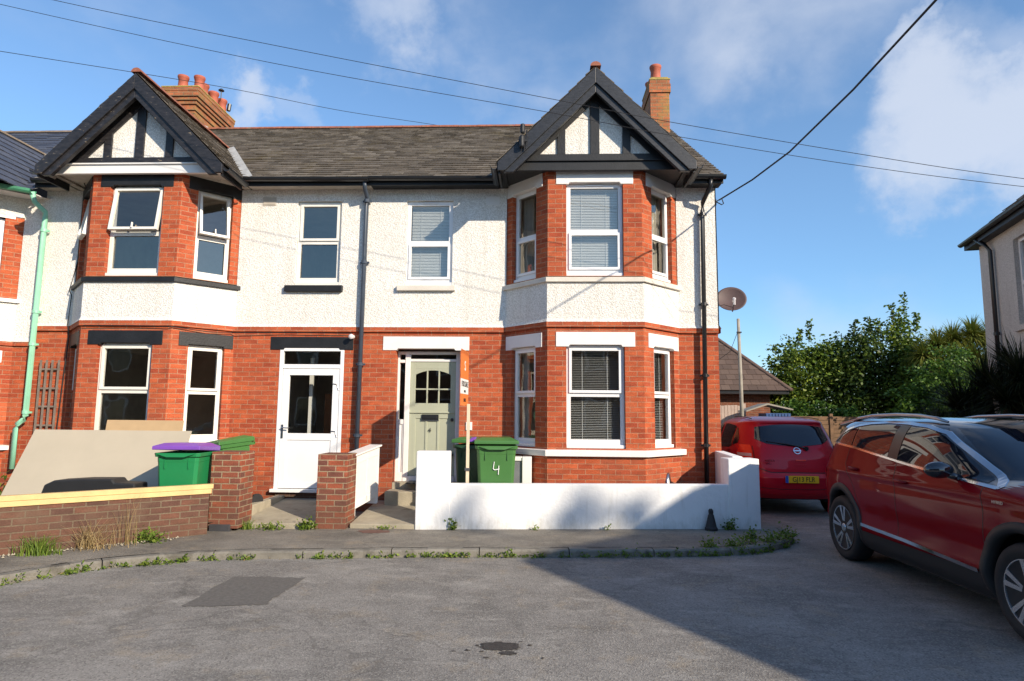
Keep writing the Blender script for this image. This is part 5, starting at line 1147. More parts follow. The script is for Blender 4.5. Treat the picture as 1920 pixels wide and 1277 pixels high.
def suv():
    t = thing('parked_car', (3.64, -1.62, 0), 'dark red sport utility car parked nose towards the street at the right edge', 'car', rz=math.atan2(-1, .0036), local=True)
    car = Car([(.20, .25, 4.40, .80), (.30, .05, 4.55, .895), (.45, -.04, 4.65, .925), (.70, -.06, 4.68, .935), (.90, -.05, 4.67, .93), (1.0, -.02, 4.60, .925), (1.07, .02, 4.35, .915), (1.12, .06, 3.80, .90), (1.16, .09, 3.52, .885),
               (1.30, .17, 3.24, .845), (1.45, .27, 2.95, .785), (1.54, .33, 2.74, .735), (1.60, .43, 2.57, .68), (1.64, .60, 2.40, .60), (1.66, .85, 2.2, .48), (1.67, 1.3, 1.9, .3)], 5,
              [(1.03, .035, .010), (.62, .10, -.016), (.44, .05, .008)])
    belt = interp([-.2, .45, 1.07, 1.69, 2.2, 2.8, 3.2, 3.47, 3.6], [1.36, 1.345, 1.31, 1.25, 1.20, 1.148, 1.12, 1.10, 1.16])
    topc = interp([.45, .62, .80, 1.0, 1.25, 1.6, 1.95, 2.3, 2.58, 2.96, 3.25, 3.47], [1.35, 1.44, 1.52, 1.565, 1.595, 1.61, 1.602, 1.575, 1.52, 1.35, 1.215, 1.105])
    rings = car.shell(150, 340); n = 340; body = MB(); cab = MB(); body.add([p for r in rings for p in r], []); cab.add([p for r in rings for p in r], [])
    for i in range(len(rings)-1):
        for k in range(n):
            f = (i*n+k, i*n+(k+1) % n, (i+1)*n+(k+1) % n, (i+1)*n+k); x = sum(body.v[q][0] for q in f)/4; z = sum(body.v[q][2] for q in f)/4
            y = abs(sum(body.v[q][1] for q in f)/4)
            up = z > belt(x)
            body.f.append(f); body.r.append(1.0 if up else 0.0)
    body.f.append(tuple(range(n))[::-1]); body.r.append(0); body.f.append(tuple(range((len(rings)-1)*n, len(rings)*n))); body.r.append(1)
    arch_faces(body, [(.87, .40), (3.73, .40)], .43); wheel_well(t, car, [(.87, .40), (3.73, .40)], .44)
    bo = body.build('body', 'carred', t, smooth=True, uv=False)
    bo.data.materials.append(M['blackgloss'])
    av = bo.data.attributes['rnd'].data
    for p in bo.data.polygons: p.material_index = 1 if av[p.index].value > .5 else 0
    for sg in (-1, 1):
        # side glass: quarter, rear door, front door
        for nm, x0, x1 in (('quarter_window', .62, 1.02), ('side_window', 1.06, 1.84), ('side_window', 2.04, 3.30)):
            tp = lambda x: topc(x)-.028; bt = lambda x: min(belt(x)+.022, topc(x)-.03); car.strip(tp, bt, x0, x1, .006, sgn=sg).build(nm, 'darkglass', t, smooth=True)
        pb = car.strip(lambda x: topc(x)-.02, lambda x: belt(x)+.015, 1.85, 2.03, .009, nx=6, sgn=sg); pb.build('door_pillar', 'blackplastic', t, smooth=True)
        c = car.ribbon([(x, belt(x)+.004) for x in (.50, .8, 1.07, 1.69, 2.2, 2.8, 3.2, 3.44)], .020, .011, sg); c.build('belt_trim', 'chrome', t, smooth=False)
        c = car.ribbon([(x, topc(x)) for x in (.47, .62, .80, 1.0, 1.25, 1.6, 1.95, 2.3, 2.58, 2.96, 3.25, 3.46)], .026, .012, sg, n=6); c.build('roof_trim', 'chrome', t)
        # roof rail
        rp = [(.62, 1.60), (.75, 1.645), (1.1, 1.678), (1.6, 1.690), (2.0, 1.680), (2.3, 1.650), (2.42, 1.62)]; rl = MB(); rl.tube([(x, sg*(.60-.02*(x > 2.3)), z) for x, z in rp], [.012, .018, .019, .019, .018, .018, .012], 10); rl.build('roof_rail', 'satinsilver', t, smooth=True)
        # cladding round the arches and along the sill, with its bright insert
        for cx in (.87, 3.73): car.annulus(cx, .40, .405, .485, -24, 204, .014, sg).build('arch_trim', 'cladding', t, smooth=True)
        car.strip(lambda x: .42, lambda x: .21, 1.30, 3.31, .012, sgn=sg).build('sill_trim', 'cladding', t, smooth=True)
        car.ribbon([(1.36, .485), (2.2, .470), (3.0, .437), (3.24, .425)], .032, .018, sg).build('sill_insert', 'chrome', t)
        car.strip(lambda x: .40, lambda x: .22, .02, .45, .010, nx=10, sgn=sg).build('bumper_trim', 'cladding', t, smooth=True)
        # shut lines
        sm = MB()
        for pts in ([(2.02, 1.20), (2.06, .9), (2.07, .45)], [(3.30, 1.11), (3.335, .9), (3.29, .47)], [(1.00, 1.30), (.98, 1.12), (1.22, .86), (1.34, .60), (1.36, .45)], [(.16, 1.33), (.20, 1.08), (.04, 1.0)]): car.ribbon(pts, .007, .0016, sg, sm)
        sm.build('shut_lines', 'ink', t)
        for x, z in ((1.22, 1.085), (2.20, 1.035)):
            h = MB(); a = Vector(car.side(x-.10, z, .004, sg)); b = Vector(car.side(x+.10, z-.008, .004, sg)); m_ = (a+b)/2+Vector((0, sg*.035, 0)); h.tube([a, a.lerp(m_, .4)+Vector((0, sg*.018, 0)), m_, b.lerp(m_, .4)+Vector((0, sg*.018, 0)), b], [.012, .017, .017, .017, .012], 10); h.build('door_handle', 'carred', t, smooth=True)
        # mirror
        y0 = car.side(2.95, 1.16, 0, sg)[1]; mi = MB(); bm = []; 
        for i in range(9):
            q = i/8; rr = math.sin(math.pi*min(max(q*.86+.1, 0), 1))**.5; bm.append([(2.94+.085*math.cos(a)*rr*(1-.25*q), y0+sg*(.05+.22*q), 1.205+.075*math.sin(a)*rr) for a in [2*math.pi*k/16 for k in range(16)]])
        mi.add([p for r_ in bm for p in r_], [(i*16+k, i*16+(k+1) % 16, (i+1)*16+(k+1) % 16, (i+1)*16+k) for i in range(8) for k in range(16)]+[tuple(range(16)), tuple(range(128, 144))]); mi.tube([(2.99, y0, 1.14), (2.96, y0+sg*.09, 1.17)], .03, 8); mi.build('wing_mirror', 'blackgloss', t, smooth=True)
        for x in (.87, 3.73): wheel(t, x, sg*.805, .368, .23, sg)
        car.ribbon([(-.02, 0), (0, 0)], .01, .0, sg)
        # tail and head lamps wrapping on the side
        tl = MB(); car.strip(lambda x: 1.02, lambda x: .90, .0, .30, .006, nx=10, sgn=sg, mb=tl); tl.build('tail_light', 'tail', t, smooth=True)
    # windscreen, rear screen
    g = MB(); rows = []
    for i in range(13):
        z = 1.165+(1.565-1.165)*i/12; w = car.tab(z)[2]-.075; rows.append([car.endp(-w+2*w*k/20, z, .006, 1) for k in range(21)])
    for i in range(12):
        for k in range(20): g.quad(rows[i][k], rows[i][k+1], rows[i+1][k+1], rows[i+1][k])
    g.build('windscreen', 'darkglass', t, smooth=True)
    g = MB(); rows = []
    for i in range(9):
        z = 1.12+(1.50-1.12)*i/8; w = car.tab(z)[2]-.12; rows.append([car.endp(-w+2*w*k/20, z, .006, -1) for k in range(21)])
    for i in range(8):
        for k in range(20): g.quad(rows[i][k], rows[i][k+1], rows[i+1][k+1], rows[i+1][k])
    g.build('rear_screen', 'darkglass', t, smooth=True)
    s = MB(); s.prism([(.30, -.62, 1.585), (.30, .62, 1.585), (.75, .60, 1.655), (.75, -.60, 1.655)], (0, 0, -.03)); s.build('spoiler', 'satinsilver', t, bevel=.01)
    w = MB(); w.tube([(3.50, -.55, 1.135), (3.45, -.1, 1.165), (3.43, .25, 1.18)], .010, 6); w.tube([(3.50, .1, 1.14), (3.46, .5, 1.16)], .010, 6); w.build('wipers', 'cladding', t)
    text('HYBRID', .035, 'steel', t, Matrix.Translation(Vector(car.side(3.50, 1.0, .003, -1))) @ Matrix.Rotation(R(90), 4, 'X'), 'badge', .001)
    u = MB(); u.box(.5, 4.2, -.72, .72, .16, .24); u.build('underside', 'cladding', t)
suv()
def hatch():
    t = thing('parked_car', (3.545, .69, 0), 'cherry red hatchback seen from behind with yellow number plate on the driveway', 'car', rz=R(90), local=True); t.scale = (1.05,)*3
    car = Car([(.27, .12, 3.72, .78), (.34, .045, 3.85, .84), (.40, .02, 3.87, .855), (.5, .0, 3.9, .865), (.62, .0, 3.9, .875), (.66, .035, 3.88, .876), (.75, .05, 3.86, .878), (.92, .09, 3.4, .87), (1.0, .125, 2.95, .85), (1.08, .17, 2.8, .825), (1.25, .31, 2.55, .785), (1.42, .43, 2.25, .72), (1.475, .445, 2.12, .69), (1.485, .40, 2.1, .685),
               (1.50, .40, 2.05, .67), (1.53, .52, 1.95, .62), (1.56, .75, 1.85, .54), (1.585, 1.05, 1.6, .35)], 4.2, [(.86, .03, .008)])
    rings = car.shell(110, 260); n = 260; b = MB(); b.add([p for r in rings for p in r], [(i*n+k, i*n+(k+1) % n, (i+1)*n+(k+1) % n, (i+1)*n+k) for i in range(len(rings)-1) for k in range(n)]+[tuple(range(n))[::-1], tuple(range((len(rings)-1)*n, len(rings)*n))])
    arch_faces(b, [(.72, .31), (3.15, .31)], .34); wheel_well(t, car, [(.72, .31), (3.15, .31)], .345)
    bo = b.build('body', 'carred2', t, smooth=True, uv=False)
    top = lambda y: 1.455-.05*(abs(y)/.6)**2; bot = lambda y: 1.10+.06*(abs(y)/.6)**1.4+(.05 if abs(y) > .45 else 0)*((abs(y)-.45)/.15)
    g = MB(); rows = []
    for i in range(33):
        y = -.60+1.2*i/32; rows.append([car.endp(y*(1-.08*j/8), bot(y)+(top(y)-bot(y))*j/8, .006, -1) for j in range(9)])
    for i in range(32):
        for j in range(8): g.quad(rows[i][j], rows[i+1][j], rows[i+1][j+1], rows[i][j+1])
    g.build('rear_screen', 'darkglass', t, smooth=True)
    w = MB(); w.tube([car.endp(.20, 1.15, .02), car.endp(0, 1.11, .025), car.endp(-.14, 1.075, .025)], .012, 8); w.lathe([(.0, -.02), (.035, -.02), (.03, .02), (0, .03)], car.endp(-.15, 1.07, .02), 12, 'x'); w.tube([car.endp(.45, 1.18, .016), car.endp(.18, 1.14, .02)], .010, 6); w.build('wiper', 'blackplastic', t)
    s = MB()
    for a in range(28):
        a0, a1 = 2*math.pi*a/28, 2*math.pi*(a+1)/28; q = lambda an, r, o=.014: car.endp(r*math.cos(an), 1.035+r*.92*math.sin(an), o)
        s.quad(q(a0, .045), q(a1, .045), q(a1, .058), q(a0, .058))
    s.quad(car.endp(-.062, 1.026, .018), car.endp(.062, 1.026, .018), car.endp(.062, 1.046, .018), car.endp(-.062, 1.046, .018)); s.build('emblem', 'chrome', t)
    # plate in its recess
    p0 = car.endp(0, .59, 0)[0]; X = p0-.030
    p = MB(); p.box(X, X+.02, -.26, .26, .535, .646); p.build('number_plate', 'plate', t, bevel=.003)
    pb = MB(); pb.box(X-.002, X+.01, .215, .262, .535, .646); pb.build('plate_band', 'plateblue', t)
    rot = Matrix(((0, 0, -1), (-1, 0, 0), (0, 1, 0))).to_4x4()
    text('GJ13 FLR', .108, 'ink', t, Matrix.Translation((X-.003, -.022, .588)) @ rot @ Matrix.Scale(.86, 4, (1, 0, 0)), 'plate_lettering', .001)
    text('MICRA', .052, 'chrome', t, Matrix.Translation(Vector(car.endp(.455, .868, .006))) @ Matrix.Rotation(R(-8), 4, 'Z') @ rot, 'lettering', .002)
    text('DIG-S', .032, 'chrome', t, Matrix.Translation(Vector(car.endp(.47, .825, .006))) @ Matrix.Rotation(R(-8), 4, 'Z') @ rot, 'lettering', .002)
    h = MB(); car.ribbon([(-.11, .885), (.05, .885)], .02, .012, -1, h, face='end'); h.build('tailgate_handle', 'tail', t)
    h = MB(); car.ribbon([(-.12, .805), (.07, .805)], .028, .008, -1, h, face='end'); h.build('tailgate_lip', 'carred2', t)
    sl = MB(); car.ribbon([(-.62, .715), (-.45, .69), (.45, .69), (.62, .75), (.66, .83)], .012, .003, -1, sl, face='end'); car.ribbon([(.66, .83), (.655, 1.1)], .008, .003, -1, sl, face='end'); car.ribbon([(-.66, .83), (-.655, 1.1)], .008, .003, -1, sl, face='end'); car.ribbon([(-.60, .445), (-.3, .43), (.3, .43), (.6, .445)], .008, .003, -1, sl, face='end')
    sl.build('shut_lines', 'ink', t)
    for sg in (-1, 1):
        l = MB(); rows = []
        for i in range(9):
            z = .86+(1.115-.86)*i/8; rows.append([car.endp(sg*(.675+(.17 if z < 1.0 else .13)*j/6), z, .010, -1) for j in range(7)])
        for i in range(8):
            for j in range(6): l.quad(rows[i][j], rows[i+1][j], rows[i+1][j+1], rows[i][j+1])
        tl = l.build('tail_light', 'tail', t, smooth=True)
        l = MB(); rows = []
        for i in range(4):
            z = .93+.05*i/3; rows.append([car.endp(sg*(.69+.13*j/4), z, .014, -1) for j in range(5)])
        for i in range(3):
            for j in range(4): l.quad(rows[i][j], rows[i+1][j], rows[i+1][j+1], rows[i][j+1])
        l.build('reversing_lens', 'lampclear', tl, smooth=True)
        tp = interp([.62, .8, 1.0, 1.4, 1.9, 2.3, 2.75], [1.17, 1.38, 1.43, 1.455, 1.43, 1.30, 1.05]); bt = interp([.62, 1.0, 2.75], [1.15, 1.05, 1.0])
        for nm, x0, x1 in (('quarter_window', .66, .86), ('side_window', .90, 1.55), ('side_window', 1.65, 2.6)): car.strip(tp, lambda x: min(bt(x), tp(x)-.01), x0, x1, .006, sgn=sg).build(nm, 'darkglass', t, smooth=True)
        h = MB(); car.ribbon([(.95, 1.0), (1.12, .995)], .03, .025, sg, h); h.build('door_handle', 'carred2', t)
        for x in (.72, 3.15): wheel(t, x, sg*.76, .30, .18, sg, twin=False)
        r = MB(); r.tube([(.6, sg*.56, 1.545), (1.0, sg*.55, 1.575), (1.6, sg*.54, 1.575)], .008, 6); r.build('roof_seam', 'ink', t)
    u = MB(); u.box(.3, 3.5, -.66, .66, .24, .30); u.build('underside', 'cladding', t)
hatch()

# ------------------------------------------------------------------ beyond the driveway
def bungalow():
    t = thing('bungalow', (3.5, 18, 0), 'low brick bungalow with a brown hipped roof behind the end house', 'house')
    w = MB(); panel(w, (-2.5, 14.0), (1, 0), 10.3, 0, 2.55); panel(w, (7.8, 14.0), (0, 1), 8, 0, 2.55); w.build('brick_wall', 'farbrick', t)
    f = MB(); f.box(-3, 8.35, 13.55, 13.6, 2.5, 2.62); f.box(8.3, 8.35, 13.6, 22.4, 2.5, 2.62); f.build('fascia', 'blackplastic', t)
    f = MB(); f.box(-3, 8.3, 13.6, 14.0, 2.5, 2.52); f.build('soffit', 'white', t)
    # hip roof: eave 2.6 at y=13.5, ridge 5.6 at y=18
    s = MB(); k = 4.3/4.5; nv = math.hypot(1, k); vl = 4.5*nv
    slates(s, (0, 13.5, 2.62), (1, 0, 0), (0, 1, k), (0, -k, 1), vl, lambda v: (-3, 8.45-v/nv*.889), gauge=.30, width=.33, jit=.1)
    s.add([(8.45, 13.5, 2.62), (8.45, 22.5, 2.62), (4.45, 18, 6.92)], [(0, 1, 2)]); s.add([(-3, 22.5, 2.62), (8.45, 22.5, 2.62), (4.45, 18, 6.92), (-3, 18, 6.92)], [(0, 1, 2, 3)])
    rf = s.build('roof', 'tile', t); r = MB(); ridge_tiles(r, (8.45, 13.5, 2.66), (4.45, 18, 6.96), .10); ridge_tiles(r, (4.45, 18, 6.96), (-3, 18, 6.96), .1); r.build('ridge_tiles', plain('brown_hip', (.12, .075, .055), .8, vary=.3), rf)
bungalow()
def fence(x0, x1, y, h, mat, label, post=1.8, slat='h'):
    t = thing('garden_fence', ((x0+x1)/2, y, 0), label, 'fence'); n = max(1, round((x1-x0)/post)); dx = (x1-x0)/n
    for i in range(n):
        a = x0+dx*i; m = MB(); z = .08
        if slat == 'h':
            while z < h-.1: m.box(a+.06, a+dx-.06, y-.01+random.uniform(-.006, .006), y+.015, z, z+.125); z += .135
        else:
            u = a+.06
            while u < a+dx-.1: m.box(u, u+.10, y-.01, y+.015, .05, h+random.uniform(-.02, .01)); u += .112
        m.build('fence_panel', mat, t)
    for i in range(n+1): m = MB(); m.box(x0+dx*i-.05, x0+dx*i+.05, y-.05, y+.05, 0, h+.06); m.build('post', mat, t)
fence(2.3, 6.2, 12.0, 2.05, 'fencepink', 'pale weathered board fence in front of the bungalow', slat='v')
fence(7.0, 12.0, 11.0, 1.72, 'fence', 'brown slatted fence behind the parked cars')
t = thing('wooden_pole', (5.19, 9, 0), 'slim grey wooden pole standing beside the bungalow roof', 'pole')
m = MB(); m.tube([(5.19, 9, 0), (5.19, 9, 2.4), (5.17, 9, 4.6)], [.06, .055, .045], 12); m.build('shaft', 'polewood', t, smooth=True)
m = MB(); m.box(5.10, 5.24, 8.93, 8.98, 4.16, 4.20); m.tube([(5.12, 8.95, 4.18), (4.9, 9, 3.6), (4.55, 9.5, 3.3), (4.0, 11, 3.15)], .008, 5); m.build('bracket', 'cable', t)
t = thing('garden_shed', (6.9, 11.2, 0), 'small blue shed with a pale ridged roof behind the red hatchback', 'shed')
m = MB(); m.box(6.55, 7.35, 10.9, 11.6, 0, 1.78)
for k in range(8): m.box(6.56+k*.1, 6.62+k*.1, 10.88, 10.899, .05, 1.76)
m.build('wall', 'blue', t)
m = MB(); m.prism([(5.9, 10.8, 1.86), (6.6, 10.8, 2.10), (7.4, 10.8, 1.92), (7.4, 10.8, 1.88), (6.6, 10.8, 2.05), (5.9, 10.8, 1.82)], (0, .9, 0)); m.build('roof', 'polewood', t)

def right_house():
    ang = R(15.2); d = Vector((-math.sin(ang), -math.cos(ang), 0)); C0 = Vector((8.30, 3.0, 0)); n = Vector((-math.cos(ang), math.sin(ang), 0))  # wall runs from C0 towards the street
    t = thing('neighbouring_house', tuple(C0), 'white rendered house with slate roof at the right edge, behind the spiky bushes', 'house')
    U = (d.x, d.y); L = 4.6
    w = MB(); hole = [(1.55, 2.45, 3.35, 4.95)]
    def T(u, o, z): p = C0+d*u+n*o; return (p.x, p.y, z)
    w.T = T
    us = [0, 1.55, 2.45, L]; zs = [0, 3.35, 4.95, 5.35]
    for i in range(3):
        for j in range(3):
            if i == 1 and j == 1: continue
            w.quad((us[i], 0, zs[j]), (us[i+1], 0, zs[j]), (us[i+1], 0, zs[j+1]), (us[i], 0, zs[j+1]))
    a, b, c, e = hole[0]
    for q in (((a, 0, c), (a, -.15, c), (a, -.15, e), (a, 0, e)), ((b, 0, c), (b, -.15, c), (b, -.15, e), (b, 0, e)), ((a, 0, c), (b, 0, c), (b, -.15, c), (a, -.15, c)), ((a, 0, e), (b, 0, e), (b, -.15, e), (a, -.15, e))): w.quad(*q)
    w.quad((0, 0, 0), (0, -6, 0), (0, -6, 5.35), (0, 0, 5.35)); w.quad((L, 0, 0), (L, -6, 0), (L, -6, 5.35), (L, 0, 5.35)); w.quad((0, -6, 0), (L, -6, 0), (L, -6, 5.35), (0, -6, 5.35))
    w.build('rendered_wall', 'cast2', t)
    f = MB(T); f.box(a, a+.06, -.14, -.08, c, e); f.box(b-.06, b, -.14, -.08, c, e); f.box(a+.06, b-.06, -.14, -.08, c, c+.08); f.box(a+.06, b-.06, -.14, -.08, e-.06, e); f.box(a+.06, b-.06, -.14, -.08, 4.1, 4.17); win = f.build('window', 'upvc', t)
    f = MB(T); f.quad((a, -.12, c), (b, -.12, c), (b, -.12, e), (a, -.12, e)); f.build('pane', 'glassup', win); f = MB(T); f.quad((a, -.5, c-.3), (b, -.5, c-.3), (b, -.5, e), (a, -.5, e)); f.build('curtain', 'inside', win)
    f = MB(T); f.box(a-.1, b+.1, -.05, .05, c-.1, c-.001); f.build('sill', 'cast2', t)
    # hip roof
    e0, rz, o = 5.36, 8.1, .20
    A, B, Cc, D = T(-o, o, e0), T(L+o, o, e0), T(L+o, -6-o, e0), T(-o, -6-o, e0); r1, r2 = T(2.0, -3, rz), T(L-1.5, -3, rz)
    s = MB(); ua = Vector(B)-Vector(A); lu = ua.length; mid = Vector(T(0, -3, rz))-Vector(T(0, o, e0)); vl = mid.length
    slates(s, A, tuple(ua), tuple(mid), tuple(ua.normalized().cross(mid.normalized())*(1 if ua.normalized().cross(mid.normalized()).z > 0 else -1)), vl, lambda v: (v/vl*(2.0+o), lu-v/vl*(1.5+o)), gauge=.26, width=.3, jit=.3)
    s.add([A, D, r1], [(0, 1, 2)]); s.add([B, Cc, r2], [(0, 1, 2)]); s.add([D, Cc, r2, r1], [(0, 1, 2, 3)]); s.build('roof', 'slate', t)
    f = MB(T); f.box(-o, L+o, o-.03, o, e0-.17, e0-.01); f.box(-o, -o+.03, -6, o-.03, e0-.17, e0-.01); f.build('fascia', 'black', t)
    f = MB(T); f.box(-o+.03, L, 0, o-.03, e0-.16, e0-.14); f.box(-o+.03, 0, -6, 0, e0-.16, e0-.14); f.build('soffit', 'black', t)
    g = MB(); half_round(g, [T(-o, o+.06, e0-.04), T(L+o, o+.06, e0-.02)], .06); g.build('gutter', 'blackplastic', t)
    p = MB(); p.tube([T(.45, o+.02, e0-.08), T(.62, .12, e0-.25), T(.72, .07, e0-.4), T(.74, .07, .2)], .04, 10); p.box(*[0, 0, 0, 0, 0, 0]) if False else None
    dp = p.build('downpipe', 'blackplastic', t, smooth=True)
    p = MB(); x, y, _ = T(.74, .07, 0); p.lathe([(.043, -.03), (.055, -.03), (.055, .03), (.043, .03)], (x, y, 3.3), 12); p.build('bracket', 'blackplastic', dp)
right_house()

# ------------------------------------------------------------------ planting
def leaf_cloud(mb, pts, size, droop=.3, rngv=(0, 1), aspect=1.7, shade=None):
    rs = np.random
    n = len(pts); th = rs.rand(n)*2*np.pi; ph = rs.uniform(-.9, .9, n)
    for i in range(n):
        p = pts[i]; a = Vector((math.cos(th[i])*math.cos(ph[i]), math.sin(th[i])*math.cos(ph[i]), math.sin(ph[i])-droop)); a.normalize()
        b = a.cross(Vector((rs.rand()-.5, rs.rand()-.5, rs.rand()-.5))).normalized(); s = size*rs.uniform(.6, 1.25)
        P = Vector(p); rn = float(np.clip(rs.uniform(*rngv), 0, 1)); m = P+a*s*.5
        mb.add([tuple(P), tuple(m+b*s/aspect*.5), tuple(P+a*s), tuple(m-b*s/aspect*.5)], [(0, 1, 2, 3)], rn)
def crown_points(blobs, n):
    """points near the surfaces of many small leaf clumps inside each blob"""
    out = []; vol = np.array([r[0]*r[1]*r[2] for _, r in blobs])**.66; vol = vol/vol.sum()
    for (c, r), f in zip(blobs, vol):
        k = int(n*f); cl = max(6, k//55)
        for j in range(cl):
            d = np.random.normal(size=3); d /= np.linalg.norm(d); q = np.random.uniform(.25, 1.05)
            cc = np.array(c)+d*np.array(r)*q; cr = np.random.uniform(.13, .30)*min(r)
            pp = np.random.normal(size=(k//cl, 3))*cr*np.array([1, 1, .8])
            out += [tuple(cc+x) for x in pp if cc[2]+x[2] > .05]
    return out
def tree(name, blobs, n, size, mat, label, base, cat='tree', trunk=.12, group=None, twigs=()):
    t = thing(name, (*base, 0), label, cat, group)
    m = MB(); leaf_cloud(m, crown_points(blobs, int(n*1.7)), size*.9)
    for (x0, y0, z0, x1, y1, z1) in twigs:
        k = 46; P = [(x0+(x1-x0)*i/k+random.gauss(0, .05), y0+(y1-y0)*i/k+random.gauss(0, .05), z0+(z1-z0)*i/k) for i in range(k)]; leaf_cloud(m, P*2, size*.9, droop=-.2)
    m.build('crown', mat, t, uv=False, recalc=False)
    b = MB(); top = max(c[2] for c, r in blobs)*.8
    b.tube([(base[0], base[1], 0), (base[0]+.1, base[1], top*.4), (base[0]-.05, base[1], top*.75)], [trunk, trunk*.75, trunk*.4], 8)
    for (c, r) in blobs[:7]: b.tube([(base[0]+.05, base[1], top*.3), ((base[0]+c[0])/2, (base[1]+c[1])/2, (top*.3+c[2])/2+.15), tuple(c)], [trunk*.5, trunk*.35, trunk*.12], 6)
    for (x0, y0, z0, x1, y1, z1) in twigs: b.tube([(x0, y0, z0), (x1, y1, z1)], [trunk*.15, trunk*.05], 5)
    b.build('trunk', 'bark', t, smooth=True, uv=False)
    return t
tree('shrub_tree', [((9.3, 15, 3.6), (1.0, .9, 1.3)), ((8.7, 15, 2.6), (1.0, .9, 1.2)), ((10.3, 15, 3.2), (1.1, .9, 1.3)), ((9.6, 15, 1.6), (1.6, .9, 1.2)), ((10.4, 15.2, 4.0), (.8, .8, 1.0))], 9000, .17, 'leafA', 'leafy green tree nearest the bungalow roof', (9.5, 15.2), twigs=[(9.75, 15, 4.6, 9.8, 15, 5.45), (8.4, 14.8, 3.4, 8.05, 14.8, 3.95), (9.3, 15, 4.4, 9.45, 15, 5.1)])
tree('shrub_tree', [((11.6, 14.6, 4.1), (1.0, .9, 1.1)), ((11.1, 14.6, 3.0), (1.2, .9, 1.3)), ((12.1, 14.6, 2.8), (1.1, .9, 1.4)), ((11.5, 14.6, 1.5), (1.5, .9, 1.2))], 9000, .17, 'leafB', 'dark bushy tree in the middle of the green belt', (11.5, 15.0), twigs=[(11.25, 14.6, 4.7, 11.4, 14.6, 5.4), (11.9, 14.6, 4.8, 11.9, 14.6, 5.5)])
tree('shrub_tree', [((13.0, 14.2, 4.3), (.8, .8, 1.2)), ((12.9, 14.2, 3.0), (1.1, .9, 1.4)), ((13.8, 14.2, 3.0), (1.0, .8, 1.4)), ((13.2, 14.2, 1.4), (1.4, .9, 1.2))], 9000, .16, 'leafA', 'tallest tree with thin upright shoots above its crown', (13.1, 14.6), twigs=[(13.0, 14.2, 5.2, 13.05, 14.2, 6.35), (12.6, 14.2, 5.0, 12.55, 14.2, 6.0), (12.8, 14.2, 5.0, 12.8, 14.2, 5.8), (13.4, 14.2, 4.9, 13.5, 14.2, 5.6), (12.1, 14.2, 4.7, 12.0, 14.2, 5.4), (13.9, 14.2, 4.2, 14.1, 14.2, 5.0)])
tree('shrub', [((8.6, 12.6, 1.5), (.9, .5, .8)), ((9.6, 12.4, 1.2), (.9, .5, .8))], 3800, .16, 'leafC', 'bright green climber spilling over the brown slatted fence', (9.0, 12.6), 'shrub', .05)
tree('shrub', [((10.9, 10.3, 1.5), (.9, .6, 1.3)), ((11.8, 10.3, 1.3), (.8, .6, 1.2)), ((11.3, 10.3, 2.4), (.55, .5, .8))], 5500, .14, 'leafC', 'light green bush just behind the roof of the dark red car', (11.3, 10.4), 'shrub', .06)
tree('shrub_tree', [((7.7, 15.5, 2.7), (.8, .7, .8)), ((7.4, 15.5, 3.3), (.6, .5, .45)), ((8.1, 15.3, 2.0), (.6, .6, .9))], 3200, .15, 'leafB', 'small dark tree overlapping the right end of the bungalow roof', (7.8, 15.7), twigs=[(7.4, 15.5, 3.3, 7.0, 15.5, 3.75)])
tree('shrub', [((8.2, 13.0, 1.2), (.7, .5, 1.2)), ((7.9, 13.0, .8), (.6, .5, .9))], 2600, .14, 'leafB', 'dark ivy covered bush beside the blue shed', (8.1, 13.1), 'shrub', .05)

def spiky(name, heads, n, length, width, mat, label, base, cat, droop=.8, up=.2, trunks=True):
    t = thing(name, (*base, 0), label, cat)
    m = MB()
    for (c, sc) in heads:
        C_ = Vector(c)
        for i in range(n):
            th = random.random()*2*math.pi; el = math.asin(random.uniform(-.45+up, 1)); d = Vector((math.cos(th)*math.cos(el), math.sin(th)*math.cos(el), math.sin(el)))
            s = d.cross(Vector((0, 0, 1))); s = s.normalized() if s.length > .01 else Vector((1, 0, 0)); L = length*sc*random.uniform(.7, 1.15); rn = random.random(); P = []; pos = C_+d*.04
            for k in range(5):
                w = width*(1-k/4.2)*.5 if k else width*.35
                P += [tuple(pos+s*w), tuple(pos-s*w)]; d = (d+Vector((0, 0, -droop*.13*(k+.5)))).normalized(); pos = pos+d*L/4
            m.add(P, [(2*k, 2*k+1, 2*k+3, 2*k+2) for k in range(4)], rn)
    m.build('crown', mat, t, uv=False, recalc=False)
    if trunks:
        b = MB()
        for (c, sc) in heads: b.tube([(base[0], base[1], 0), ((base[0]+c[0])/2, (base[1]+c[1])/2, c[2]*.55), tuple(c)], [.12, .09, .06], 8)
        b.build('trunk', 'bark', t, smooth=True, uv=False)
spiky('cordyline', [((12.7, 12.6, 3.75), .9), ((13.2, 12.6, 4.1), .95), ((13.8, 12.7, 4.35), .95), ((14.4, 12.6, 4.5), 1.0), ((15.0, 12.6, 4.4), .95), ((15.5, 12.6, 4.0), .9), ((13.4, 12.4, 3.4), .9), ((14.1, 12.3, 3.7), .95), ((14.8, 12.3, 3.5), .95), ((15.4, 12.3, 3.1), .9), ((14.0, 12.1, 2.8), .95), ((14.8, 12.1, 2.5), .95)], 520, .85, .07, 'palm', 'cabbage palm with dense rounded heads of sword shaped leaves behind the spiky bush', (14.2, 12.8), 'palm')
tree('shrub_tree', [((14.6, 15.6, 3.0), (1.4, .9, 1.4)), ((16.2, 15.6, 3.0), (1.4, .9, 1.5)), ((15.4, 15.6, 1.4), (1.9, .9, 1.3))], 8000, .17, 'leafB', 'dark tree mass filling in behind the cabbage palm', (15.4, 15.9))
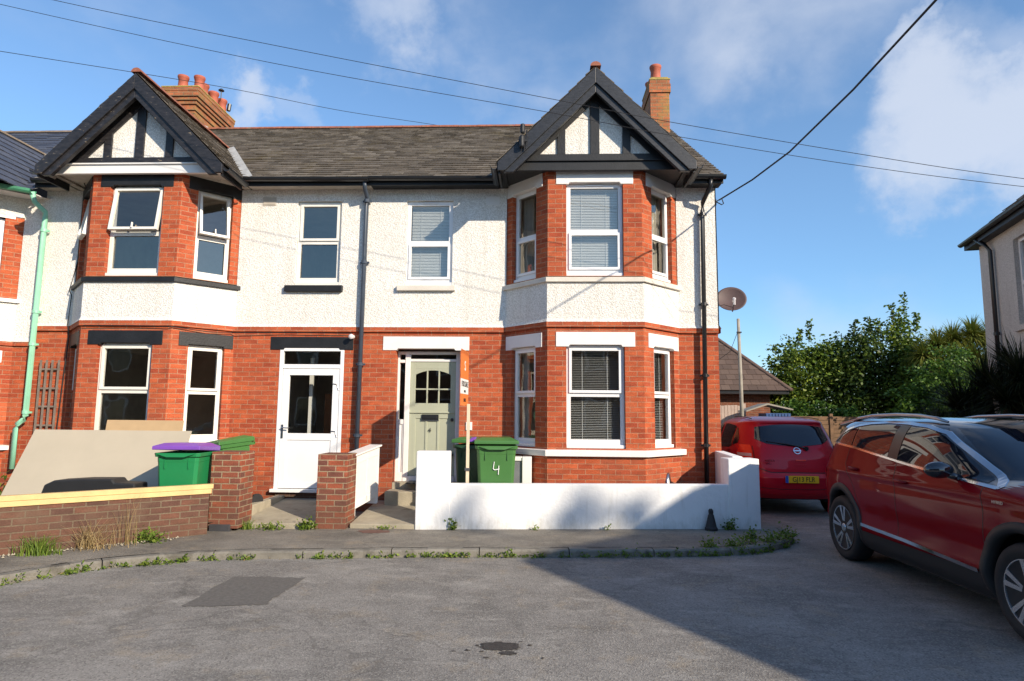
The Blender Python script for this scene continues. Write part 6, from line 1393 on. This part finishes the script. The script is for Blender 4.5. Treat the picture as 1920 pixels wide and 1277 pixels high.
tree('shrub_tree', [((11.6, 9.6, 2.6), (.8, .7, 1.2)), ((12.4, 9.8, 2.4), (.8, .7, 1.4)), ((12.0, 9.8, 1.3), (1.2, .7, 1.2))], 7000, .12, 'leafC', 'feathery green conifer like bush in front of the cabbage palm', (12.0, 10.0), 'shrub', .07)
hd = []
for (x, y, z, s_) in ((6.5, 2.0, 1.2, .9), (6.3, 2.0, .8, .9), (6.4, 1.4, 1.1, .9), (7.5, 1.0, 2.3, 1.0), (7.5, 1.9, 2.2, 1.1), (8.1, 2.0, 2.5, 1.15), (7.0, 1.9, 1.8, 1.0), (8.0, 1.2, 2.1, 1.1), (7.2, 1.0, 1.9, 1.0), (8.6, 2.4, 2.3, 1.1), (6.8, 2.2, 1.2, 1.0), (7.3, 2.0, 1.7, 1.1), (7.9, 1.6, 1.9, 1.2), (6.9, 1.5, 1.2, 1.1), (7.6, .9, 1.6, 1.2), (7.2, .5, 1.3, 1.0), (8.4, 3.4, 1.3, 1.2), (6.7, .6, .8, 1.1), (7.2, 2.6, 1.0, 1.2), (7.0, 1.6, .5, 1.1), (7.7, 1.2, .8, 1.2), (7.6, 2.9, .6, 1.2), (6.6, 1.2, .4, 1.0)): hd.append(((x, y, z), s_))
spiky('spiky_shrub', hd, 380, .80, .035, 'spiky', 'large dark spiky bush in front of the white house at the right edge', (7.4, 1.6), 'shrub', droop=.5, up=.25)

def weed_clump(m, x, y, z, r, n, size, h=.10):
    P = [(x+random.gauss(0, r*.5), y+random.gauss(0, r*.32), z+abs(random.gauss(0, h*.5))-.004) for _ in range(n)]; leaf_cloud(m, P, size, droop=-.5, aspect=1.8)
def weeds():
    K = [(-8.2, -7.7), (-6.9, -5.75), (-6.0, -4.35), (-5.45, -3.60), (-4.5, -3.12), (-3.34, -2.95), (-2.15, -2.78), (-.92, -2.68), (.34, -2.56), (1.24, -2.44), (1.80, -2.24), (2.25, -1.90), (2.55, -1.45)]
    m = MB()
    for i in range(len(K)-1):
        a, b = Vector(K[i]), Vector(K[i+1]); L = (b-a).length; s = 0
        while s < L:
            p = a.lerp(b, s/L); q = random.random(); w = Vector((b.y-a.y, -(b.x-a.x))).normalized()*.015
            if q < .78: weed_clump(m, p.x+w.x, p.y+w.y, .005, random.uniform(.04, .09), random.randint(14, 46), random.uniform(.028, .05), random.choice((.03, .05, .08)))
            s += random.uniform(.05, .15)
    for x, y, r in ((1.5, -2.28, .15), (1.75, -2.1, .16), (2.05, -1.95, .16), (2.3, -1.75, .15), (2.45, -1.5, .14), (1.2, -2.35, .1), (1.9, -1.75, .1)): weed_clump(m, x, y, .07, r, 130, .045, .11)
    tag(m.build('kerb_weeds', 'weed', uv=False, recalc=False), 'low green weeds growing along the kerb line', 'weeds', kind='stuff')
    q = MB()
    for i in range(len(K)-1):
        a, b = Vector(K[i]), Vector(K[i+1]); n = int((b-a).length*16)
        for k in range(n): p = a.lerp(b, random.random()); leaf_cloud(q, [(p.x+random.gauss(0, .03), p.y-abs(random.gauss(0, .03)), .006+random.random()*.02)], random.uniform(.02, .05), aspect=random.uniform(2, 5))
    tag(q.build('dead_leaves', 'straw', uv=False, recalc=False), 'dead leaves and straw litter caught along the kerb line', 'leaf litter', kind='stuff')
    def clump(x, y, z, r, n, size, h, mat, label, cat='weed', name='weed'):
        q = MB(); weed_clump(q, x, y, z, r, n, size, h); tag(q.build(name, mat, uv=False, recalc=False), label, cat)
    clump(-2.02, -1.50, .09, .07, 70, .05, .14, 'weed', 'leafy weed at the inner foot of the white wall left pier')
    clump(1.80, -1.15, .09, .08, 110, .045, .16, 'leafA', 'dark green weed at the foot of the white wall right pier')
    clump(-3.98, -1.66, .09, .11, 160, .05, .13, 'weed', 'weed clump at the foot of the gate pillar beside the radiator cover')
    clump(-4.45, -1.70, .09, .16, 150, .045, .07, 'weed', 'flat weed patch in front of the concrete path to the white plastic door')
    clump(-5.55, -2.65, .09, .18, 260, .05, .13, 'weed', 'leafy green weeds at the right end of the timber topped wall')
    clump(-7.0, -4.02, .09, .14, 130, .055, .16, 'leafA', 'bramble growing up the face of the timber topped wall')
    clump(-2.95, -1.56, .09, .12, 60, .035, .05, 'weed', 'small weeds along the edge of the path to the sage door')
    clump(-.9, -1.42, .09, .05, 30, .035, .06, 'weed', 'tiny weed at the base of the white wall below the short wall by the bay')
    clump(.1, -1.32, .09, .05, 26, .035, .06, 'weed', 'tiny weed at the middle of the white wall base')
    def grass(x, y, z, n, h, r, mat, label, name, lean=.35, w=.006):
        q = MB()
        for i in range(n):
            a = random.random()*2*math.pi; rr = abs(random.gauss(0, r)); bx, by = x+math.cos(a)*rr, y+math.sin(a)*rr*.6; H = h*random.uniform(.4, 1); ln = random.gauss(0, lean)*H; l2 = random.gauss(0, lean*.5)*H; rn = random.random(); u = random.random()*3.14; c, s = math.cos(u)*w, math.sin(u)*w
            P = []; 
            for k in range(4): f = k/3; P += [(bx+ln*f*f-c*(1-f*.8), by+l2*f*f-s*(1-f*.8), z+H*f), (bx+ln*f*f+c*(1-f*.8), by+l2*f*f+s*(1-f*.8), z+H*f)]
            q.add(P, [(2*k, 2*k+1, 2*k+3, 2*k+2) for k in range(3)], rn)
        tag(q.build(name, mat, uv=False, recalc=False), label, 'grass')
    grass(-5.98, -3.06, .08, 150, .36, .16, 'straw', 'tuft of dry straw coloured grass against the brown wall', 'dry_grass', .8, .004)
    grass(-5.72, -2.80, .08, 34, .62, .13, 'straw', 'thin tall dry stalks beside the straw coloured tuft', 'dry_grass', .25, .003)
    grass(-6.32, -3.40, .08, 240, .22, .12, 'weed', 'green grass tuft left of the straw coloured tuft', 'grass_tuft', .4)
    grass(-4.78, -1.70, .09, 90, .14, .07, 'weed', 'grass sprig at the foot of the left gate pillar', 'grass_tuft', .4)
    m = MB(); P = []
    for _ in range(1500): P.append((random.uniform(-10.8, -8.4), random.uniform(-1.9, -.3), .2+abs(random.gauss(0, .20))))
    leaf_cloud(m, P, .09, droop=-.3); tag(m.build('garden_plants', 'leafA', uv=False, recalc=False), 'low green garden growth behind the wall at the left edge', 'plants', kind='stuff')
    m = MB()
    for _ in range(300): u = random.random(); x, y = -9.3+u*4.0+random.gauss(0, .05), -6.0+u*3.7-.1+random.gauss(0, .04); a = random.uniform(.006, .022); m.add([(x-a, y, .10), (x, y-a, .10), (x+a, y, .10), (x, y+a, .105), (x, y, .10+a)], [(0, 1, 4), (1, 2, 4), (2, 3, 4), (3, 0, 4)])
    tag(m.build('rubble_chips', 'stone', uv=False), 'stone chips and dirt along the foot of the brown wall', 'rubble', kind='stuff')
weeds()

# ------------------------------------------------------------------ the street behind the camera: it is mirrored in the panes and throws the shade on the right
def plain_house(x0, x1, y, depth, h, rh, label, rz=0, loc=None, poly=None):
    t = thing('opposite_house', loc or ((x0+x1)/2, y, 0), label, 'house', rz=rz, local=bool(loc)) ; t.rotation_euler = (0, 0, rz)
    w = MB()
    if poly: w.prism([(u, 0, z) for u, z in poly], (0, depth, 0)); w.build('wall', 'brick', t); return t
    w.box(x0, x1, y-depth, y, 0, h); w.build('wall', 'brown', t)
    r = MB(); r.add([(x0-.2, y+.3, h), (x1+.2, y+.3, h), (x1+.2, y-depth/2, h+rh), (x0-.2, y-depth/2, h+rh), (x0-.2, y-depth-.3, h), (x1+.2, y-depth-.3, h)], [(0, 1, 2, 3), (3, 2, 5, 4), (0, 3, 4), (1, 5, 2)]); r.build('roof', 'slate', t)
    n = int((x1-x0)/2.2)
    for i in range(n):
        xx = x0+(i+.5)*(x1-x0)/n
        for z in (1.0, 3.7): f = MB(); f.box(xx-.5, xx+.5, y+.01, y+.05, z, z+1.4); q = f.build('window', 'upvc', t); g = MB(); g.quad((xx-.42, y+.056, z+.08), (xx+.42, y+.056, z+.08), (xx+.42, y+.056, z+1.32), (xx-.42, y+.056, z+1.32)); g.build('pane', 'darkglass', q)
    return t
plain_house(-26, -12, -23, 8, 5.4, 2.8, 'brick terrace across the street, left block')
plain_house(-11.5, 3.0, -21, 8, 5.6, 3.0, 'brick terrace across the street, facing the bay windows')
# neighbouring house up-sun: its gable outline is the shade line on the road, wall and pier
wv = Vector((math.sin(R(SUN_AZ)), -math.cos(R(SUN_AZ)), 0)); uvv = Vector((math.cos(R(SUN_AZ)), math.sin(R(SUN_AZ)), 0))
D0 = 14.0
sil = [(-4.6, 0), (-4.6, 3.0), (-3.8, 4.39), (-2.80, 6.10), (-2.6, 6.14), (-1.1, 6.12), (-.58, 6.15), (-.2, 6.38), (.1, 6.50), (.36, 6.52), (.60, 6.50), (.9, 6.46), (1.36, 6.6), (2.0, 7.2), (3.0, 8.2), (3.4, 8.5), (10.2, 8.5), (11.4, 7.2), (11.4, 0)]
def shade_house():
    t = thing('corner_house', tuple(wv*D0), 'large brick house standing across the road behind the dark red car', 'house')
    m = MB(); P = [tuple(uvv*u+wv*D0+Vector((0, 0, z))) for u, z in sil]; m.prism(P, tuple(wv*5)); m.build('wall', 'brick', t)
shade_house()

# a street tree beyond that house: its crown dapples the white garden wall
def street_tree():
    D = 32.0; B = []
    for u, z, r in ((-2.35, 15.65, .36), (-1.05, 15.1, .42), (-.55, 15.05, .36)): p = uvv*u+wv*D; B.append(((p.x, p.y, z), (r, r, r)))
    p = uvv*(-1.2)+wv*D
    tree('street_tree', B, 700, .12, 'leafA', 'leafy street tree standing across the road behind the corner house', (p.x, p.y), trunk=.1)
street_tree()
